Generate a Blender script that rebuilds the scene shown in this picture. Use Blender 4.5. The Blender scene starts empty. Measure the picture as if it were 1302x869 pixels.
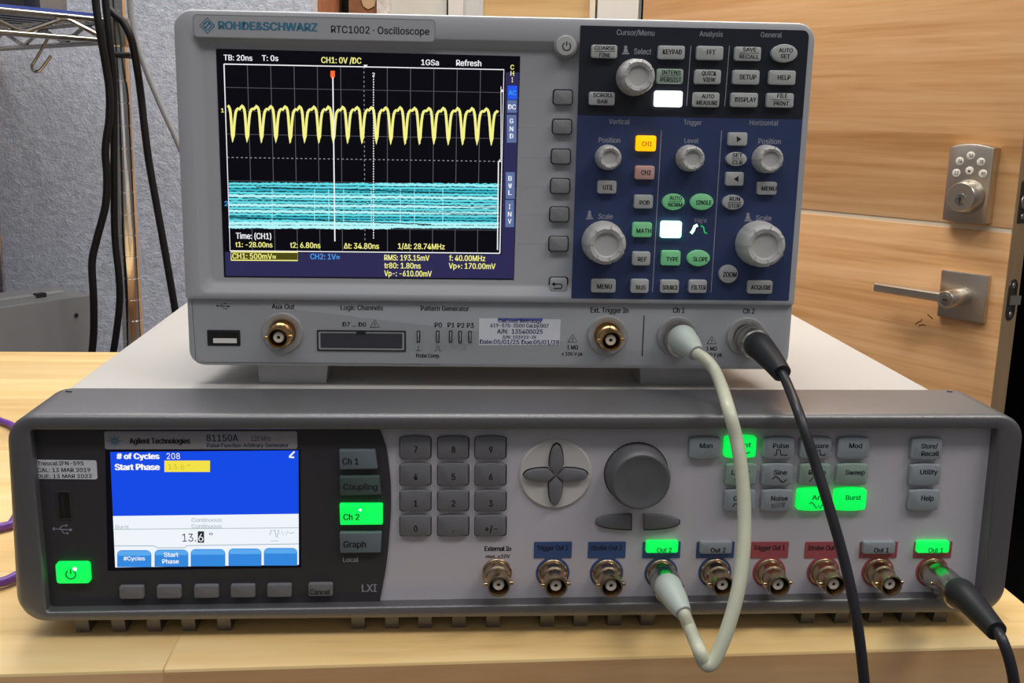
import bpy, bmesh, math, random
from mathutils import Vector, Matrix
random.seed(7)
C = bpy.context.scene.collection
W, H = 1302, 869
# ------------------------------------------------------------------ camera
FPX, YAW, PITCH, ROLL = 1237.7, .0598, .1966, .0182
CAM = Vector((167.4, -395.1, 222.3))          # millimetres; bench top is z = 0
PPX, PPY = -23.7, -35.7
cy, sy, cp, sp = math.cos(YAW), math.sin(YAW), math.cos(PITCH), math.sin(PITCH)
FW = Vector((sy*cp, cy*cp, -sp)); R0 = Vector((cy, -sy, 0)); U0 = R0.cross(FW)
RT = math.cos(ROLL)*R0 + math.sin(ROLL)*U0
UP = -math.sin(ROLL)*R0 + math.cos(ROLL)*U0
cd = bpy.data.cameras.new('camera'); cam = bpy.data.objects.new('camera', cd); C.objects.link(cam)
cd.sensor_width = 36; cd.lens = FPX/W*36; cd.shift_x = -PPX/W; cd.shift_y = PPY/W
cd.clip_start = .01; cd.clip_end = 50
m = Matrix((RT, UP, -FW)).transposed().to_4x4(); m.translation = CAM/1000; cam.matrix_world = m
bpy.context.scene.camera = cam
# ------------------------------------------------------------------ light
vs = bpy.context.scene.view_settings
vs.view_transform = 'Standard'; vs.look = 'None'; vs.exposure = 0; vs.gamma = 1; vs.use_curve_mapping = False
wd = bpy.data.worlds.new('world'); bpy.context.scene.world = wd; wd.use_nodes = True
_n = wd.node_tree; _tc = _n.nodes.new('ShaderNodeTexCoord'); _sx = _n.nodes.new('ShaderNodeSeparateXYZ'); _rp = _n.nodes.new('ShaderNodeValToRGB')
_n.links.new(_tc.outputs['Generated'], _sx.inputs[0]); _n.links.new(_sx.outputs['Z'], _rp.inputs[0]); _n.links.new(_rp.outputs[0], _n.nodes['Background'].inputs[0])
_rp.color_ramp.elements[0].position = 0; _rp.color_ramp.elements[0].color = (.30, .29, .28, 1); _rp.color_ramp.elements[1].position = .7; _rp.color_ramp.elements[1].color = (.86, .87, .92, 1)
_n.nodes['Background'].inputs[1].default_value = .33
def area(name, loc, target, sx, sy_, watts, col):
    l = bpy.data.lights.new(name, 'AREA'); l.shape = 'RECTANGLE'; l.size = sx; l.size_y = sy_; l.energy = watts; l.color = col
    o = bpy.data.objects.new(name, l); C.objects.link(o); o.location = loc
    o.rotation_euler = (Vector(target)-Vector(loc)).to_track_quat('-Z', 'Y').to_euler()
area('ceiling_light_right', (.42, .93, 1.12), (.42, .15, 0), .9, .3, 12, (1, .95, .88))
area('ceiling_light_door', (1.25, -.55, 1.55), (1.0, -.2, 0), 1.0, .3, 13, (1, .94, .86))
area('ceiling_light_left', (-.15, -.75, 1.55), (-.15, -.75, 0), 1.2, .3, 8, (.98, .97, 1))
area('ceiling_light_far', (.0, .45, 1.45), (.15, .62, 0), 1.0, .3, 13, (1, .97, .92))

# ------------------------------------------------------------------ materials
def lin(c):
    if isinstance(c, str): c = tuple(int(c[i:i+2], 16)/255 for i in (0, 2, 4))
    return tuple((x/12.92 if x <= .04045 else ((x+.055)/1.055)**2.4) for x in c)+(1,)
M = {}
def mat(name, col, rough=.5, metal=0, emit=0, noise=0, nscale=300, coat=0, bump=0, bscale=2000, ecol=None, spec=.5):
    k = bpy.data.materials.new(name); k.use_nodes = True; nt = k.node_tree; b = nt.nodes['Principled BSDF']
    b.inputs['Base Color'].default_value = lin(col); b.inputs['Roughness'].default_value = rough
    b.inputs['Metallic'].default_value = metal; b.inputs['Coat Weight'].default_value = coat
    b.inputs['Specular IOR Level'].default_value = spec
    if emit:
        b.inputs['Emission Color'].default_value = lin(ecol or col); b.inputs['Emission Strength'].default_value = emit
    if noise or bump:
        tc = nt.nodes.new('ShaderNodeTexCoord')
    if noise:
        n = nt.nodes.new('ShaderNodeTexNoise'); n.inputs['Scale'].default_value = nscale; n.inputs['Detail'].default_value = 4
        nt.links.new(tc.outputs['Object'], n.inputs['Vector'])
        r = nt.nodes.new('ShaderNodeMapRange'); r.inputs[1].default_value = .3; r.inputs[2].default_value = .7
        r.inputs[3].default_value = 1-noise; r.inputs[4].default_value = 1+noise
        nt.links.new(n.outputs['Fac'], r.inputs[0])
        x = nt.nodes.new('ShaderNodeVectorMath'); x.operation = 'SCALE'; x.inputs[0].default_value = lin(col)[:3]
        nt.links.new(r.outputs[0], x.inputs['Scale']); nt.links.new(x.outputs[0], b.inputs['Base Color'])
    if bump:
        n = nt.nodes.new('ShaderNodeTexNoise'); n.inputs['Scale'].default_value = bscale; n.inputs['Detail'].default_value = 2
        nt.links.new(tc.outputs['Object'], n.inputs['Vector'])
        q = nt.nodes.new('ShaderNodeBump'); q.inputs['Strength'].default_value = bump; q.inputs['Distance'].default_value = .0004
        nt.links.new(n.outputs['Fac'], q.inputs['Height']); nt.links.new(q.outputs[0], b.inputs['Normal'])
    M[name] = k; return k
def ramp(nt, stops):
    r = nt.nodes.new('ShaderNodeValToRGB'); e = r.color_ramp.elements
    while len(e) < len(stops): e.new(.5)
    for q, (p, c) in zip(e, stops): q.position = p; q.color = lin(c)
    return r
def wood(name, c1, c2, c3, scale=(1.2, 14, 14), rotz=0, rough=.45, staves=None, coat=.0, warp=.6, knots=0):
    k = bpy.data.materials.new(name); k.use_nodes = True; nt = k.node_tree; b = nt.nodes['Principled BSDF']; L = nt.links.new
    tc = nt.nodes.new('ShaderNodeTexCoord'); mp = nt.nodes.new('ShaderNodeMapping'); mp.inputs['Rotation'].default_value = (0, 0, rotz)
    L(tc.outputs['Object'], mp.inputs[0]); mp2 = nt.nodes.new('ShaderNodeMapping'); mp2.inputs['Scale'].default_value = scale
    L(mp.outputs[0], mp2.inputs[0]); vec = mp2.outputs[0]
    st = None
    if staves:                                         # glued strips of differing tone, jointed along their length
        br = nt.nodes.new('ShaderNodeTexBrick'); br.inputs['Scale'].default_value = 1; br.inputs['Mortar Size'].default_value = .0004
        br.inputs['Brick Width'].default_value = staves[0]; br.inputs['Row Height'].default_value = staves[1]; br.inputs['Bias'].default_value = 0
        br.inputs['Color1'].default_value = (0, 0, 0, 1); br.inputs['Color2'].default_value = (1, 1, 1, 1); br.inputs['Mortar'].default_value = (.25, .25, .25, 1)
        L(mp.outputs[0], br.inputs['Vector']); st = br.outputs['Color']
        ad = nt.nodes.new('ShaderNodeVectorMath'); ad.operation = 'MULTIPLY_ADD'; ad.inputs[1].default_value = (7, 13, 5)
        L(st, ad.inputs[0]); L(vec, ad.inputs[2]); vec = ad.outputs[0]
    n = nt.nodes.new('ShaderNodeTexNoise'); n.inputs['Scale'].default_value = 1.6; n.inputs['Detail'].default_value = 7; n.inputs['Roughness'].default_value = .62; n.inputs['Distortion'].default_value = warp
    L(vec, n.inputs['Vector'])
    n2 = nt.nodes.new('ShaderNodeTexNoise'); n2.inputs['Scale'].default_value = 9; n2.inputs['Detail'].default_value = 5
    L(vec, n2.inputs['Vector'])
    mx = nt.nodes.new('ShaderNodeMath'); mx.operation = 'MULTIPLY_ADD'; mx.inputs[1].default_value = .3
    L(n2.outputs['Fac'], mx.inputs[0]); L(n.outputs['Fac'], mx.inputs[2])
    r = ramp(nt, [(.40, c1), (.62, c2), (.86, c3)]); L(mx.outputs[0], r.inputs[0]); out = r.outputs[0]
    if st:
        hv = nt.nodes.new('ShaderNodeHueSaturation'); mr = nt.nodes.new('ShaderNodeMapRange'); mr.inputs[3].default_value = .86; mr.inputs[4].default_value = 1.08
        L(st, mr.inputs[0]); L(mr.outputs[0], hv.inputs['Value']); L(out, hv.inputs['Color']); out = hv.outputs[0]
    L(out, b.inputs['Base Color']); b.inputs['Roughness'].default_value = rough; b.inputs['Coat Weight'].default_value = coat
    M[name] = k; return k
def stucco(name, c1, c2, bump=1, scale=38):  # rough plaster
    k = bpy.data.materials.new(name); k.use_nodes = True; nt = k.node_tree; b = nt.nodes['Principled BSDF']; L = nt.links.new
    tc = nt.nodes.new('ShaderNodeTexCoord')
    n = nt.nodes.new('ShaderNodeTexNoise'); n.inputs['Scale'].default_value = scale; n.inputs['Detail'].default_value = 8; n.inputs['Roughness'].default_value = .6; n.inputs['Distortion'].default_value = .2
    v = nt.nodes.new('ShaderNodeTexNoise'); v.inputs['Scale'].default_value = scale*3.4; v.inputs['Detail'].default_value = 4
    L(tc.outputs['Object'], n.inputs['Vector']); L(tc.outputs['Object'], v.inputs['Vector'])
    a = nt.nodes.new('ShaderNodeMath'); a.operation = 'MULTIPLY_ADD'; a.inputs[1].default_value = .45; L(v.outputs['Fac'], a.inputs[0]); L(n.outputs['Fac'], a.inputs[2])
    r = ramp(nt, [(.45, c1), (.95, c2)]); L(a.outputs[0], r.inputs[0]); L(r.outputs[0], b.inputs['Base Color'])
    q = nt.nodes.new('ShaderNodeBump'); q.inputs['Strength'].default_value = bump; q.inputs['Distance'].default_value = .003
    L(a.outputs[0], q.inputs['Height']); L(q.outputs[0], b.inputs['Normal']); b.inputs['Roughness'].default_value = .85
    M[name] = k
wood('bench_wood', 'cca66c', 'eec988', 'f8dca4', (1.6, 13, 13), 0, .42, (.75, .06), .1, .5)
wood('bench_end', 'bb8a5a', 'd2a472', 'e0b686', (2.0, 22, 22), 0, .5, (.6, .3))
wood('door_wood', 'bb8752', 'd6a470', 'e6bb8a', (1.0, 6, 24), math.radians(55), .42, None, 0, .8)
wood('panel_wood', 'b8935e', 'caa670', 'd5b37e', (1.3, 9, 15), 0, .5)
wood('door_edge_wood', '8d7254', 'a18462', 'ad9070', (9, 9, 2), 0, .6)
stucco('stucco', 'abb1c0', 'd4d9e6', .7, 110)
stucco('white_stucco', 'c9c8c4', 'e6e4de', .8, 60)
stucco('brick_face', '8e5335', 'b07048', .5, 30)
stucco('raw_board', '7c5238', '9c6c4a', .4, 30)
mat('tan_patch', 'c5a983', .8, noise=.06); mat('white_trim', 'd8d6d0', .45, noise=.02); mat('grey_trim', 'c3c4c2', .5, noise=.02); mat('cream_trim', 'ddd2ba', .5, noise=.02)
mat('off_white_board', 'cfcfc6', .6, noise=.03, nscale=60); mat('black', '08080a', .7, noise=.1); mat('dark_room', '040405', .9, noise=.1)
mat('floor', '6b665f', .6, noise=.08, nscale=20); mat('groove', 'e2d4ba', .5, noise=.02)
mat('satin_nickel', 'cdc6ba', .34, 1, noise=.03, nscale=900); mat('nickel_dark', '6a645c', .4, 1, noise=.04)
mat('chrome', 'f0f0f2', .14, 1, noise=.02); mat('wire_chrome', 'b9b4aa', .22, 1, noise=.03)
mat('lock_button', 'd9d5c8', .4, noise=.02); mat('ink', '1b1b1f', .6, noise=.05); mat('ink_soft', '3a3a40', .6, noise=.05)
mat('scope_grey', 'aeb0b5', .48, noise=.012, nscale=700, bump=.08); mat('scope_case', 'b4b5b8', .5, noise=.02)
mat('scope_low', 'a8abb0', .45, noise=.012, nscale=700, bump=.08)
mat('panel_black', '20232e', .42, noise=.06, nscale=500); mat('panel_blue', '33416a', .42, noise=.05, nscale=500)
mat('print_grey', '9a9ca6', .6, noise=.03); mat('key_grey', 'b9bbbb', .42, noise=.02); mat('softkey_grey', '8a8a8c', .45, noise=.02)
mat('knob_grey', 'c0bfbd', .42, noise=.02); mat('key_green', '8fd4a0', .45, noise=.02, emit=.10, ecol='40d070'); mat('key_red', 'd6a8a0', .45, noise=.02)
mat('key_greenish', 'a2b8a8', .45, noise=.02)
mat('lit_white', 'ffffff', .4, emit=1.6); mat('lit_amber', 'ffc400', .4, emit=1.0, ecol='ffb400'); mat('lit_mint', 'd8ffe8', .4, emit=1.7, ecol='b8ffd8'); mat('lit_green', '10e060', .4, emit=.85, ecol='00f052')
mat('glow_green_rim', '18c868', .5, emit=.45, ecol='00e060'); mat('amber_ink', 'd08000', .5, noise=.02, emit=.2); mat('green_ink', '0a7a38', .5, noise=.02)
mat('screen_black', '040406', .3, emit=.9, ecol='0a0910', spec=.12); mat('screen_navy', '060609', .3, emit=.9, ecol='312e58', spec=.12)
def glow(name, hexc, s=1.0): mat(name, '050505', .4, emit=s, ecol=hexc)
for nm, hx in (('px_white', 'f4f4f8'), ('px_yellow', 'f4f08a'), ('px_grid', '56565f'), ('px_dot', '8a8a90'), ('px_cyan', '5fdbe6'), ('px_cyan_deep', '2fb4c6'), ('px_ice', 'b2f4f8'), ('px_teal_dark', '0c3440'),
               ('px_orange', 'ff6a30'), ('px_blue', '3f9df0'), ('px_key_blue', '2056e8'), ('px_key_grey', '5d6f9c'), ('px_olive', '4a4708'), ('px_royal', '0a48e4'), ('px_pale', 'eef4fa'),
               ('px_gold', 'f2e044'), ('px_dark', '20242c'), ('px_faint', 'b4bec6'), ('px_tab', '2f86dc'), ('px_tab_top', '58a8ee'), ('px_line', '9fb0bc'), ('px_dim', 'c8b832')): glow(nm, hx)
mat('teal_ink', '3f7f9c', .5, noise=.03); mat('plate_silver', 'a4a3a9', .4, noise=.03); mat('navy_ink', '2c3458', .5, noise=.03)
mat('sticker', 'dfe2ea', .5, noise=.02); mat('label_ink', '2a3070', .5, noise=.03); mat('label_band', '5f6bb8', .5, noise=.03)
mat('cover_beige', 'c0bcb7', .5, noise=.015, nscale=800, bump=.05); mat('bumper_grey', '47464a', .45, spec=1.0, noise=.03, nscale=600, bump=.25, bscale=1500); M['bumper_grey'].node_tree.nodes['Principled BSDF'].inputs['IOR'].default_value = 1.8
mat('gen_white', 'c6c2ca', .35, noise=.015, nscale=500); mat('gen_dark', '38363a', .45, noise=.04, nscale=500); mat('gen_dial', '626265', .5, noise=.03); mat('gen_key', '737377', .45, noise=.03)
mat('gen_fkey', '98a0a6', .42, noise=.03); mat('gen_fkey_green', '92a79c', .42, noise=.03); mat('gen_side_key', '6a757c', .4, noise=.03); mat('gen_side_green', '4c5c58', .4, noise=.03)
mat('disc_white', 'cfcbc6', .4, noise=.02); mat('blue_plate', '3c5688', .45, noise=.03); mat('red_plate', 'a8525a', .45, noise=.03)
mat('nickel_warm', 'b9a284', .24, 1, noise=.05); mat('nickel_warm_bright', 'd0a870', .22, 1, noise=.05); mat('insulator', 'e4dacd', .5, noise=.02); mat('hole', '0a0808', .6, noise=.05)  # socket metals are nickel, the bench's warm reflection put into their colour
mat('collar_nickel', 'b8b6b0', .25, 1, noise=.04); mat('boot_white', 'bcc7bf', .45, noise=.02); mat('cord_white', 'c9cbb4', .32, noise=.02); mat('boot_black', '26262a', .5, noise=.06); mat('cord_black', '2b2a2f', .4, noise=.06)
mat('cable_black', '0e0f14', .5, noise=.08, spec=.3); mat('cable_sheen', '8a8c90', .4, noise=.04); mat('purple', '6f3fa0', .4, noise=.05); mat('box_grey', '707173', .5, noise=.03, nscale=60)
mat('blue_mat', '3a52a8', .6, noise=.08); mat('dark_box', '15161c', .5, noise=.08); mat('grey_box', '77736c', .6, noise=.05); mat('usb_white', 'e6e4e0', .4, noise=.02); mat('foot_grey', 'b0b1b4', .5, noise=.03)
mat('surround', 'a2a2a3', .4, .1, noise=.03); mat('slot_dark', '3c3c44', .5, noise=.05); mat('scratch', '5a3a20', .7, noise=.05)

# ------------------------------------------------------------------ geometry helpers (all in millimetres)
def ray(px, py): return FW + RT*((px-W/2-PPX)/FPX) - UP*((py-H/2-PPY)/FPX)
def hit(px, py, p0, n):
    d = ray(px, py); p0 = Vector(p0); n = Vector(n); return CAM + d*((p0-CAM).dot(n)/d.dot(n))
def atY(px, py, y): return hit(px, py, (0, y, 0), (0, 1, 0))
def atZ(px, py, z): return hit(px, py, (0, 0, z), (0, 0, 1))
class Face:
    def __init__(s, o, U, V): s.o = Vector(o); s.U = Vector(U).normalized(); s.V = Vector(V).normalized(); s.N = s.U.cross(s.V)
    def uv(s, px, py, h=0):
        q = hit(px, py, s.o+s.N*h, s.N)-s.o; return q.dot(s.U), q.dot(s.V)
    def P(s, u, v, h=0): return s.o+s.U*u+s.V*v+s.N*h
    def box(s, x0, y0, x1, y1, h=0):          # photo box -> u0,v0,u1,v1
        ym, xm = (y0+y1)/2, (x0+x1)/2
        return s.uv(x0, ym, h)[0], s.uv(xm, y1, h)[1], s.uv(x1, ym, h)[0], s.uv(xm, y0, h)[1]
def rpoly(pts, radii, n=6):
    out = []; k = len(pts)
    if not hasattr(radii, '__len__'): radii = [radii]*k
    for i in range(k):
        p = Vector(pts[i][:2]); a = Vector(pts[i-1][:2])-p; b = Vector(pts[(i+1) % k][:2])-p
        r = radii[i]; ang = a.angle(b); t = min(r/math.tan(ang/2), a.length*.49, b.length*.49); a.normalize(); b.normalize()
        r = t*math.tan(ang/2); c = p+(a+b).normalized()*(r/math.sin(ang/2))
        s0 = p+a*t-c; s1 = p+b*t-c; th = s0.angle(s1) if s0.length > 1e-9 else 0
        sg = 1 if s0.x*s1.y-s0.y*s1.x > 0 else -1
        for j in range(n+1):
            w = th*j/n*sg; out.append((c.x+s0.x*math.cos(w)-s0.y*math.sin(w), c.y+s0.x*math.sin(w)+s0.y*math.cos(w)))
    return out
def rrect(u0, v0, u1, v1, r, n=5): return rpoly([(u0, v0), (u1, v0), (u1, v1), (u0, v1)], r, n)
def ell(cu, cv, a, b, n=28, p=2): 
    o = []
    for i in range(n):
        c, s = math.cos(2*math.pi*i/n), math.sin(2*math.pi*i/n)
        o.append((cu+a*math.copysign(abs(c)**(2/p), c), cv+b*math.copysign(abs(s)**(2/p), s)))
    return o
_txt = {}
import os
FONT = None
for root in (bpy.utils.resource_path('LOCAL'), bpy.utils.resource_path('SYSTEM')):
    fp = os.path.join(root, 'datafiles', 'fonts', 'Inter.woff2')      # Blender's own interface face
    if FONT is None and os.path.exists(fp):
        try: FONT = bpy.data.fonts.load(fp)
        except Exception: FONT = None
def glyphs(s, bold):
    if (s, bold) in _txt: return _txt[s, bold]
    c = bpy.data.curves.new('t', 'FONT'); c.body = s; c.size = 1
    if FONT: c.font = FONT
    c.resolution_u = 3
    o = bpy.data.objects.new('t', c); C.objects.link(o); bpy.context.view_layer.update()
    e = o.evaluated_get(bpy.context.evaluated_depsgraph_get()); me = bpy.data.meshes.new_from_object(e)
    r = ([(v.co.x, v.co.y) for v in me.vertices], [tuple(p.vertices) for p in me.polygons])
    bpy.data.objects.remove(o); bpy.data.meshes.remove(me); bpy.data.curves.remove(c); _txt[s, bold] = r; return r
_capv = glyphs('H', 0)[0]; CAP = max(y for x, y in _capv)
class MB:
    def __init__(s): s.v = []; s.f = []; s.m = []
    def ring_faces(s, a, b, n, mi, closed=True):
        for i in range(n if closed else n-1):
            j = (i+1) % n; s.f.append((a+i, a+j, b+j, b+i)); s.m.append(mi)
    def loft(s, rings, mi=0, cap0=False, cap1=True, capmi=None, closed=True):
        n = len(rings[0]); st = []
        for r in rings: st.append(len(s.v)); s.v += [Vector(p) for p in r]
        for a, b in zip(st, st[1:]): s.ring_faces(a, b, n, mi, closed)
        if cap0: s.f.append(tuple(range(st[0], st[0]+n))); s.m.append(mi)
        if cap1: s.f.append(tuple(range(st[-1], st[-1]+n))); s.m.append(mi if capmi is None else capmi)
        return s
    def poly(s, pts, mi=0): a = len(s.v); s.v += [Vector(p) for p in pts]; s.f.append(tuple(range(a, a+len(pts)))); s.m.append(mi); return s
    def box(s, x0, y0, z0, x1, y1, z1, mi=0, b=0):
        if b: 
            rr = lambda i, z: [(p[0], p[1], z) for p in rrect(x0+i, y0+i, x1-i, y1-i, b*1.2 if not i else b*.6, 3)]
            return s.loft([rr(b, z0), rr(b*.3, z0+b*.3), rr(0, z0+b), rr(0, z1-b), rr(b*.3, z1-b*.3), rr(b, z1)], mi, True)
        return s.loft([[(x0, y0, z), (x1, y0, z), (x1, y1, z), (x0, y1, z)] for z in (z0, z1)], mi, True)
    def obox(s, o, A, B, Cc, mi=0):           # box from corner o along three edge vectors
        o = Vector(o); A = Vector(A); B = Vector(B); Cc = Vector(Cc)
        return s.loft([[o, o+A, o+A+B, o+B], [o+Cc, o+A+Cc, o+A+B+Cc, o+B+Cc]], mi, True)
    def plate(s, F, outline, h0, h1, mi=0, bev=0, shrink=None, capmi=None):
        """extrude a closed uv outline; bevel by pulling towards its centre"""
        cu = sum(p[0] for p in outline)/len(outline); cv = sum(p[1] for p in outline)/len(outline)
        hw = max(abs(p[0]-cu) for p in outline); hh = max(abs(p[1]-cv) for p in outline)
        rg = lambda i, h: [F.P(cu+(p[0]-cu)*(1-i/hw), cv+(p[1]-cv)*(1-i/hh), h) for p in outline]
        R = [rg(0, h0)]
        if bev: R += [rg(0, h1-bev), rg(bev*.3, h1-bev*.3), rg(bev, h1)]
        else: R += [rg(0, h1)]
        return s.loft(R, mi, capmi=capmi)
    def lathe(s, o, ax, prof, n=28, mi=0, mod=None, cap0=False, cap1=True, capmi=None):   # prof: (radius, distance along ax)
        ax = Vector(ax).normalized(); t = ax.orthogonal().normalized()
        if abs(ax.z) < .9: t = (Vector((0, 0, 1))-ax*ax.z).normalized()
        b = ax.cross(t); R = []
        for k, (r, d) in enumerate(prof):
            R.append([Vector(o)+ax*d+(t*math.cos(2*math.pi*i/n)+b*math.sin(2*math.pi*i/n))*(r*(mod(i, n, k) if mod else 1)) for i in range(n)])
        return s.loft(R, mi, cap0, cap1, capmi)
    def tube(s, path, rad, n=12, mi=0, cap=True):
        P = [Vector(p) for p in path]; 
        if not hasattr(rad, '__len__'): rad = [rad]*len(P)
        nr = None; R = []
        for i, p in enumerate(P):
            t = (P[min(i+1, len(P)-1)]-P[max(i-1, 0)]).normalized()
            nr = t.orthogonal().normalized() if nr is None else (nr-t*nr.dot(t)).normalized()
            b = t.cross(nr); R.append([p+(nr*math.cos(2*math.pi*k/n)+b*math.sin(2*math.pi*k/n))*rad[i] for k in range(n)])
        return s.loft(R, mi, cap, cap)
    def text(s, F, st, x0, x1, yt, yb, mi=1, h=.06, bold=.012, ph=None):
        bold *= 1.05
        """print st on F so that it fills photo columns x0..x1 with capitals from yt to yb"""
        ph = h if ph is None else ph
        vs_, fs = glyphs(st, 0)
        if not vs_: return s
        a = min(v[0] for v in vs_); b = max(v[0] for v in vs_)
        ym = (x0+x1)/2; u0 = F.uv(x0, yb, ph)[0]; u1 = F.uv(x1, yb, ph)[0]; v0 = F.uv(ym, yb, ph)[1]; v1 = F.uv(ym, yt, ph)[1]
        dd = bold*(v1-v0)/CAP*1.6; offs = [(0, 0)] if bold <= 0 else [(-dd, 0), (dd, 0), (0, dd*.5)]
        for q, (dx, dy) in enumerate(offs):              # heavier weights are struck more than once, a hair apart
            k = len(s.v)
            s.v += [F.P(u0+dd+(x-a)/(b-a)*(u1-u0-2*dd)+dx, v0+y/CAP*(v1-v0)+dy, h+q*.012) for x, y in vs_]
            for f in fs: s.f.append(tuple(k+i for i in f)); s.m.append(mi)
        return s
    def line(s, F, pts, wd_, mi=1, h=.06, ph=None):   # flat printed stroke through photo points; wd_ in mm
        ph = h if ph is None else ph
        return s.uline(F, [F.uv(x, y, ph) for x, y in pts], wd_, mi, h)
    def uline(s, F, q, wd_, mi=1, h=.06):
        q = [Vector(p) for p in q]; L = []; Rr = []
        for i, p in enumerate(q):
            t = (q[min(i+1, len(q)-1)]-q[max(i-1, 0)])
            t = t.normalized() if t.length > 1e-9 else Vector((1, 0)); nn = Vector((-t.y, t.x))*wd_/2
            L.append(F.P(*(p+nn), h)); Rr.append(F.P(*(p-nn), h))
        k = len(s.v); n = len(q); s.v += L+Rr
        for i in range(n-1): s.f.append((k+i, k+i+1, k+n+i+1, k+n+i)); s.m.append(mi)
        return s
    def prect(s, F, x0, y0, x1, y1, mi=1, h=.05):
        return s.poly([F.P(*F.uv(x, y, h), h) for x, y in ((x0, y1), (x1, y1), (x1, y0), (x0, y0))], mi)
    def pquad(s, F, pts, mi=1, h=.05): return s.poly([F.P(*F.uv(x, y, h), h) for x, y in pts], mi)
    def build(s, name, mats, parent=None, origin=None, smooth=True, ang=38):
        if isinstance(mats, str): mats = [mats]
        xs = [v.x for v in s.v]; ys = [v.y for v in s.v]; zs = [v.z for v in s.v]
        o = Vector(origin) if origin is not None else Vector(((min(xs)+max(xs))/2, (min(ys)+max(ys))/2, min(zs) if parent is None else (min(zs)+max(zs))/2))
        me = bpy.data.meshes.new(name); me.from_pydata([tuple((v-o)/1000) for v in s.v], [], s.f)
        for q in mats: me.materials.append(M[q])
        me.polygons.foreach_set('material_index', s.m)
        bm = bmesh.new(); bm.from_mesh(me); bmesh.ops.recalc_face_normals(bm, faces=bm.faces); bm.to_mesh(me); bm.free()
        if smooth:
            me.polygons.foreach_set('use_smooth', [True]*len(me.polygons)); me.set_sharp_from_angle(angle=math.radians(ang))
        ob = bpy.data.objects.new(name, me); C.objects.link(ob)
        ob['wo'] = tuple(o); po = Vector((0, 0, 0))
        if parent is not None: ob.parent = parent; po = Vector(parent['wo'])
        ob.location = (o-po)/1000; return ob
def tag(o, label=None, cat=None, group=None, kind=None):
    for k, v in (('label', label), ('category', cat), ('group', group), ('kind', kind)):
        if v: o[k] = v
    return o
def thing(name, loc, label, cat, group=None):
    o = bpy.data.objects.new(name, None); C.objects.link(o); o.location = Vector(loc)/1000; o['wo'] = tuple(loc); o.empty_display_size = .02
    return tag(o, label, cat, group)
def spline(P, n=8):
    P = [Vector(p) for p in P]; Q = [P[0]*2-P[1]]+P+[P[-1]*2-P[-2]]; out = []
    for i in range(1, len(Q)-2):
        a, b, c, d = Q[i-1:i+3]
        for j in range(n):
            t = j/n; out.append(.5*((2*b)+(c-a)*t+(2*a-5*b+4*c-d)*t*t+(3*b-a-3*c+d)*t**3))
    return out+[P[-1]]
FR = Face((0, 0, 0), (1, 0, 0), (0, 0, 1))
# ================================================================== SETTING
YW, YB = 985, 1335                    # stucco wall plane, door wall plane
FL = -930
xe = atY(397, 10, YW).x
def struct(name, b, mats, kind='structure', **k): return tag(b.build(name, mats, **k), kind=kind)
struct('wall_left', MB().box(-1900, YW, FL, xe, YW+60, 1700), 'stucco')
struct('wall_return', MB().box(xe-60, YW+60, FL, xe, YB+150, 1700), 'brick_face')
struct('floor', MB().box(-1900, -1600, FL-40, 2600, 3400, FL), 'floor')
def bx(px): return atY(px, 8, YB).x
segs = [('raw_board', 443, 479, 6, 'trim_1'), ('white_stucco', 479, 496, 0, 'wall_back'), ('off_white_board', 496, 568, 12, 'trim_2'), ('black', 436, 443, 40, 'dark_gap_1'), ('black', 568, 570, 30, 'dark_gap_2'),  # black strips stand in for the dark gaps between boards
        ('white_trim', 570, 589, 0, 'trim_5'), ('grey_trim', 589, 615, 14, 'trim_6'), ('panel_wood', 615, 750, 20, 'wall_panel'), ('cream_trim', 750, 757, 0, 'trim_7'), ('black', 757, 760, 20, 'dark_gap_3'), ('white_trim', 760, 812, 0, 'trim_9'), ('grey_trim', 812, 818, 16, 'trim_10')]
for mt, a, b, dy, nm in segs: struct(nm, MB().box(bx(a), YB+dy, FL, bx(b), YB+100, 1700), mt)
pa = [atY(x, y, YB+5) for x, y in ((458, -4), (462, 8), (468, 12), (476, 8), (479, -4))]
struct('trim_11', MB().loft([[p+Vector((0, d, 0)) for p in pa] for d in (1.5, -1)], 0, True), 'tan_patch')
# room beyond the open doorway, its darkness put into near-black walls
xh = bx(818)
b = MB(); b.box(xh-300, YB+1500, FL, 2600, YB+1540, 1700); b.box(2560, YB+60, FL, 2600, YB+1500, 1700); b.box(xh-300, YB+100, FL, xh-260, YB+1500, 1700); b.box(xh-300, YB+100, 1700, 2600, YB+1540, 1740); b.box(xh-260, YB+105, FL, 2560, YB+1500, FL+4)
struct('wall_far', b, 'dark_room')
struct('wall_right', MB().box(1750, YB, FL, 2600, YB+100, 1700), 'black')
struct('lintel', MB().box(xh-300, YB, 1200, 1750, YB+100, 1700), 'white_trim')  # unseen lintel over the doorway
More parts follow.
